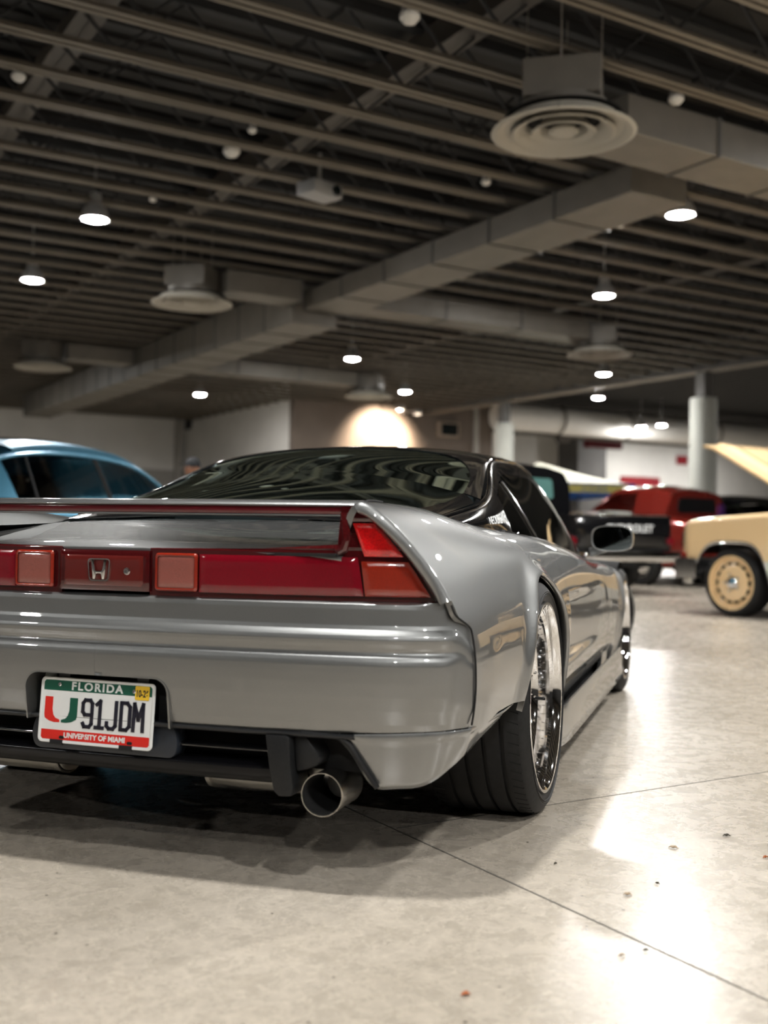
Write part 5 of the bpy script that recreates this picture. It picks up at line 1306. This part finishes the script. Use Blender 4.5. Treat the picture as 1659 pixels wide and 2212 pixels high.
# ---------------------------------------------------------------- people
M['skin'] = noisy(pmat('skin', (.44, .22, .14), .5), 40, .08)
M['cap'] = pmat('black_cap', (.012, .013, .016), .8); M['hair'] = pmat('dark_hair', (.02, .015, .012), .7)
def person(label, loc, rz, height, shirt, trousers, hat=True):
    k = height/1.75
    o = empty('person', (loc[0], loc[1], 0), rz); tag(o, label, 'person', 'visitors standing in the hall'); o.scale = (k, k, k)
    V = [(0, 0, .95), (0, 0, 1.12), (0, .0, 1.30), (0, -.01, 1.43), (0, .0, 1.50), (0, .012, 1.56)]
    Rd = [(.155, .105), (.145, .10), (.17, .11), (.12, .09), (.055, .055), (.055, .055)]
    E_ = [(0, 1), (1, 2), (2, 3), (3, 4), (4, 5)]
    def chain(root, pts, rad):
        p = root
        for q, r in zip(pts, rad):
            V.append(q); Rd.append((r, r)); E_.append((p, len(V)-1)); p = len(V)-1
        return p
    for s_ in (-1, 1):
        chain(0, [(s_*.09, 0, .88), (s_*.10, .01, .50), (s_*.10, -.02, .10), (s_*.105, .10, .035), (s_*.11, .17, .03)], (.095, .062, .045, .042, .028))
        w_ = chain(3, [(s_*.17, -.01, 1.415), (s_*.205, -.01, 1.36), (s_*.24, -.03, 1.12), (s_*.24, .06, .90), (s_*.238, .08, .84)], (.065, .055, .043, .030, .030))
        for f, (dx, L) in enumerate(((-.026, .075), (-.009, .085), (.009, .08), (.026, .065))):
            chain(w_, [(s_*.238+dx*.3, .085+dx, .80), (s_*.236, .09+dx, .80-L*.55), (s_*.232, .098+dx, .80-L)], (.012, .009, .008))
        chain(w_, [(s_*.222, .11, .82), (s_*.215, .125, .785)], (.011, .009))
    me = bpy.data.meshes.new('body'); me.from_pydata(V, E_, []); b = link('body', me, shirt, o)
    me.materials.append(trousers); me.materials.append(M['skin'])
    md = b.modifiers.new('skin', 'SKIN'); sv = me.skin_vertices[0].data
    for i, r in enumerate(Rd): sv[i].radius = r
    sv[0].use_root = True
    b.modifiers.new('sub', 'SUBSURF').levels = 2; b.modifiers['sub'].render_levels = 2
    dg = bpy.context.evaluated_depsgraph_get(); dg.update(); m2 = bpy.data.meshes.new_from_object(b.evaluated_get(dg)); b.modifiers.clear(); b.data = m2
    m2.materials.clear(); [m2.materials.append(x) for x in (shirt, trousers, M['skin'])]
    for p in m2.polygons:
        c = p.center; p.material_index = 2 if (c.z > 1.49 or (abs(c.x) > .19 and c.z < 1.16 and c.z > .7)) else (1 if c.z < .96 and abs(c.x) < .19 else 0)
    m2.shade_smooth()
    # head with brow, nose, chin and ears
    rows = []
    for i, t in enumerate(np.linspace(0, pi, 22)):
        z = cos(t); row = []
        for a in np.linspace(0, 2*pi, 33):
            x, y = sin(t)*sin(a), sin(t)*cos(a)
            r = 1.; fx = .076; fy = .098
            jaw = float(sstep(-.1, -.9, z)); fx_ = fx*(1-.28*jaw); yy = fy*y*(1-.12*jaw)+.012*jaw
            f = max(0, y); nose = .026*math.exp(-(x/.16)**2-((z+.12)/.17)**2)*f*f+.008*math.exp(-(x/.5)**2-((z+.48)/.10)**2)*f-.008*math.exp(-((abs(x)-.38)/.16)**2-((z-.06)/.12)**2)*f
            ear = .018*math.exp(-((abs(x)-.98)/.12)**2-((z+.02)/.22)**2-(y/.25)**2)
            row.append((fx_*x+np.sign(x)*ear, yy+nose, .118*z))
        rows.append(row)
    h_ = grid('head', np.array(rows), M['skin'], o, 0, flip=True); h_.location = (0, .02, 1.635)
    hr = [[(.081*sin(t)*sin(a), .104*sin(t)*cos(a)-.006, .122*cos(t)+.004) for a in np.linspace(0, 2*pi, 33)] for t in np.linspace(.02, 1.62, 12)]
    hr = [[(x, min(y, .074) if z < .055 else y, z) for (x, y, z) in r] for r in hr]
    c_ = grid('cap' if hat else 'hair', np.array(hr), M['cap'] if hat else M['hair'], o, .006, flip=True); c_.location = (0, .018, 1.645)
    if hat:
        rows = [[(.078*sin(a)*(1-.05*v), .07+.085*v*max(.0, cos(a))+.03*cos(a), .05-.012*v) for a in np.linspace(-1.25, 1.25, 17)] for v in np.linspace(0, 1, 6)]
        cp = grid('cap_peak', np.array(rows), M['cap'], o, .004); cp.location = (0, .018, 1.645)
    return o
M['cloth_dark'] = noisy(pmat('dark_cloth', (.02, .022, .03), .85), 60, .2); M['cloth_grey'] = noisy(pmat('grey_cloth', (.20, .2, .2), .85), 60, .2); M['cloth_orange'] = noisy(pmat('rust_cloth', (.28, .09, .04), .85), 60, .15)
p0 = depth_at(418, 1008, 12.5); person('person in a black cap and dark shirt beyond the coupe', p0, 1.2, 1.585, M['cloth_dark'], M['cloth_dark'])
p1_ = depth_at(757, 1045, 16.); person('bareheaded person in a rust shirt seen through the coupe glass', p1_, -.6, 1.60, M['cloth_orange'], M['cloth_dark'], False)
p2_ = depth_at(820, 1040, 15.5); person('person in a dark jacket facing left seen through the coupe glass', p2_, 1.4, 1.66, M['cloth_dark'], M['cloth_grey'], False)
# ---------------------------------------------------------------- litter on the floor
M['leaf_d'] = pmat('leaf_dark', (.03, .025, .015), .8); M['leaf_o'] = pmat('leaf_orange', (.35, .09, .02), .8); M['leaf_p'] = pmat('leaf_pale', (.36, .27, .18), .8)
def scrap(px, py, ln, wd, mat, label, rot):
    P0 = floor_at(px, py); rows = []
    for v in np.linspace(0, 1, 9):
        w_ = wd*sin(pi*min(1, v*.96+.03))**.8/2
        rows.append([((v-.5)*ln, u*w_, .0012+.004*abs(u)**2*sin(pi*v)+.002*sin(v*7)**2) for u in (-1, -.5, 0, .5, 1)])
    o = grid('leaf_scrap', np.array(rows), mat, None, .0006); o.location = P0; o.rotation_euler = (0, 0, rot)
    tag(o, label, 'leaf', 'dry leaf scraps on the floor'); return o
scrap(1007, 2151, .018, .011, M['leaf_o'], 'small orange leaf scrap on the concrete', .3)
scrap(1570, 1807, .022, .011, M['leaf_d'], 'dark curled leaf scrap on the bright floor', .1)
scrap(1455, 1833, .026, .014, M['leaf_p'], 'pale leaf on the bright floor beside the dark scrap', -.4)
scrap(1356, 1935, .020, .012, M['leaf_p'], 'pale translucent leaf scrap near the floor joint', -.2)
scrap(1200, 1868, .010, .005, M['leaf_d'], 'tiny dark chip in the shadow edge behind the wheel', .6)
scrap(1395, 2056, .014, .005, M['leaf_d'], 'dark splinter lying across the floor joint', .1)
scrap(1420, 1911, .012, .005, M['leaf_d'], 'tiny dark chip beside the pale leaf', -.5)
scrap(1343, 2067, .018, .005, M['leaf_p'], 'thin brown twig scrap by the joint', .5)
scrap(1654, 1854, .016, .008, M['leaf_o'], 'rust coloured leaf scrap at the bright lamp reflection', .4)
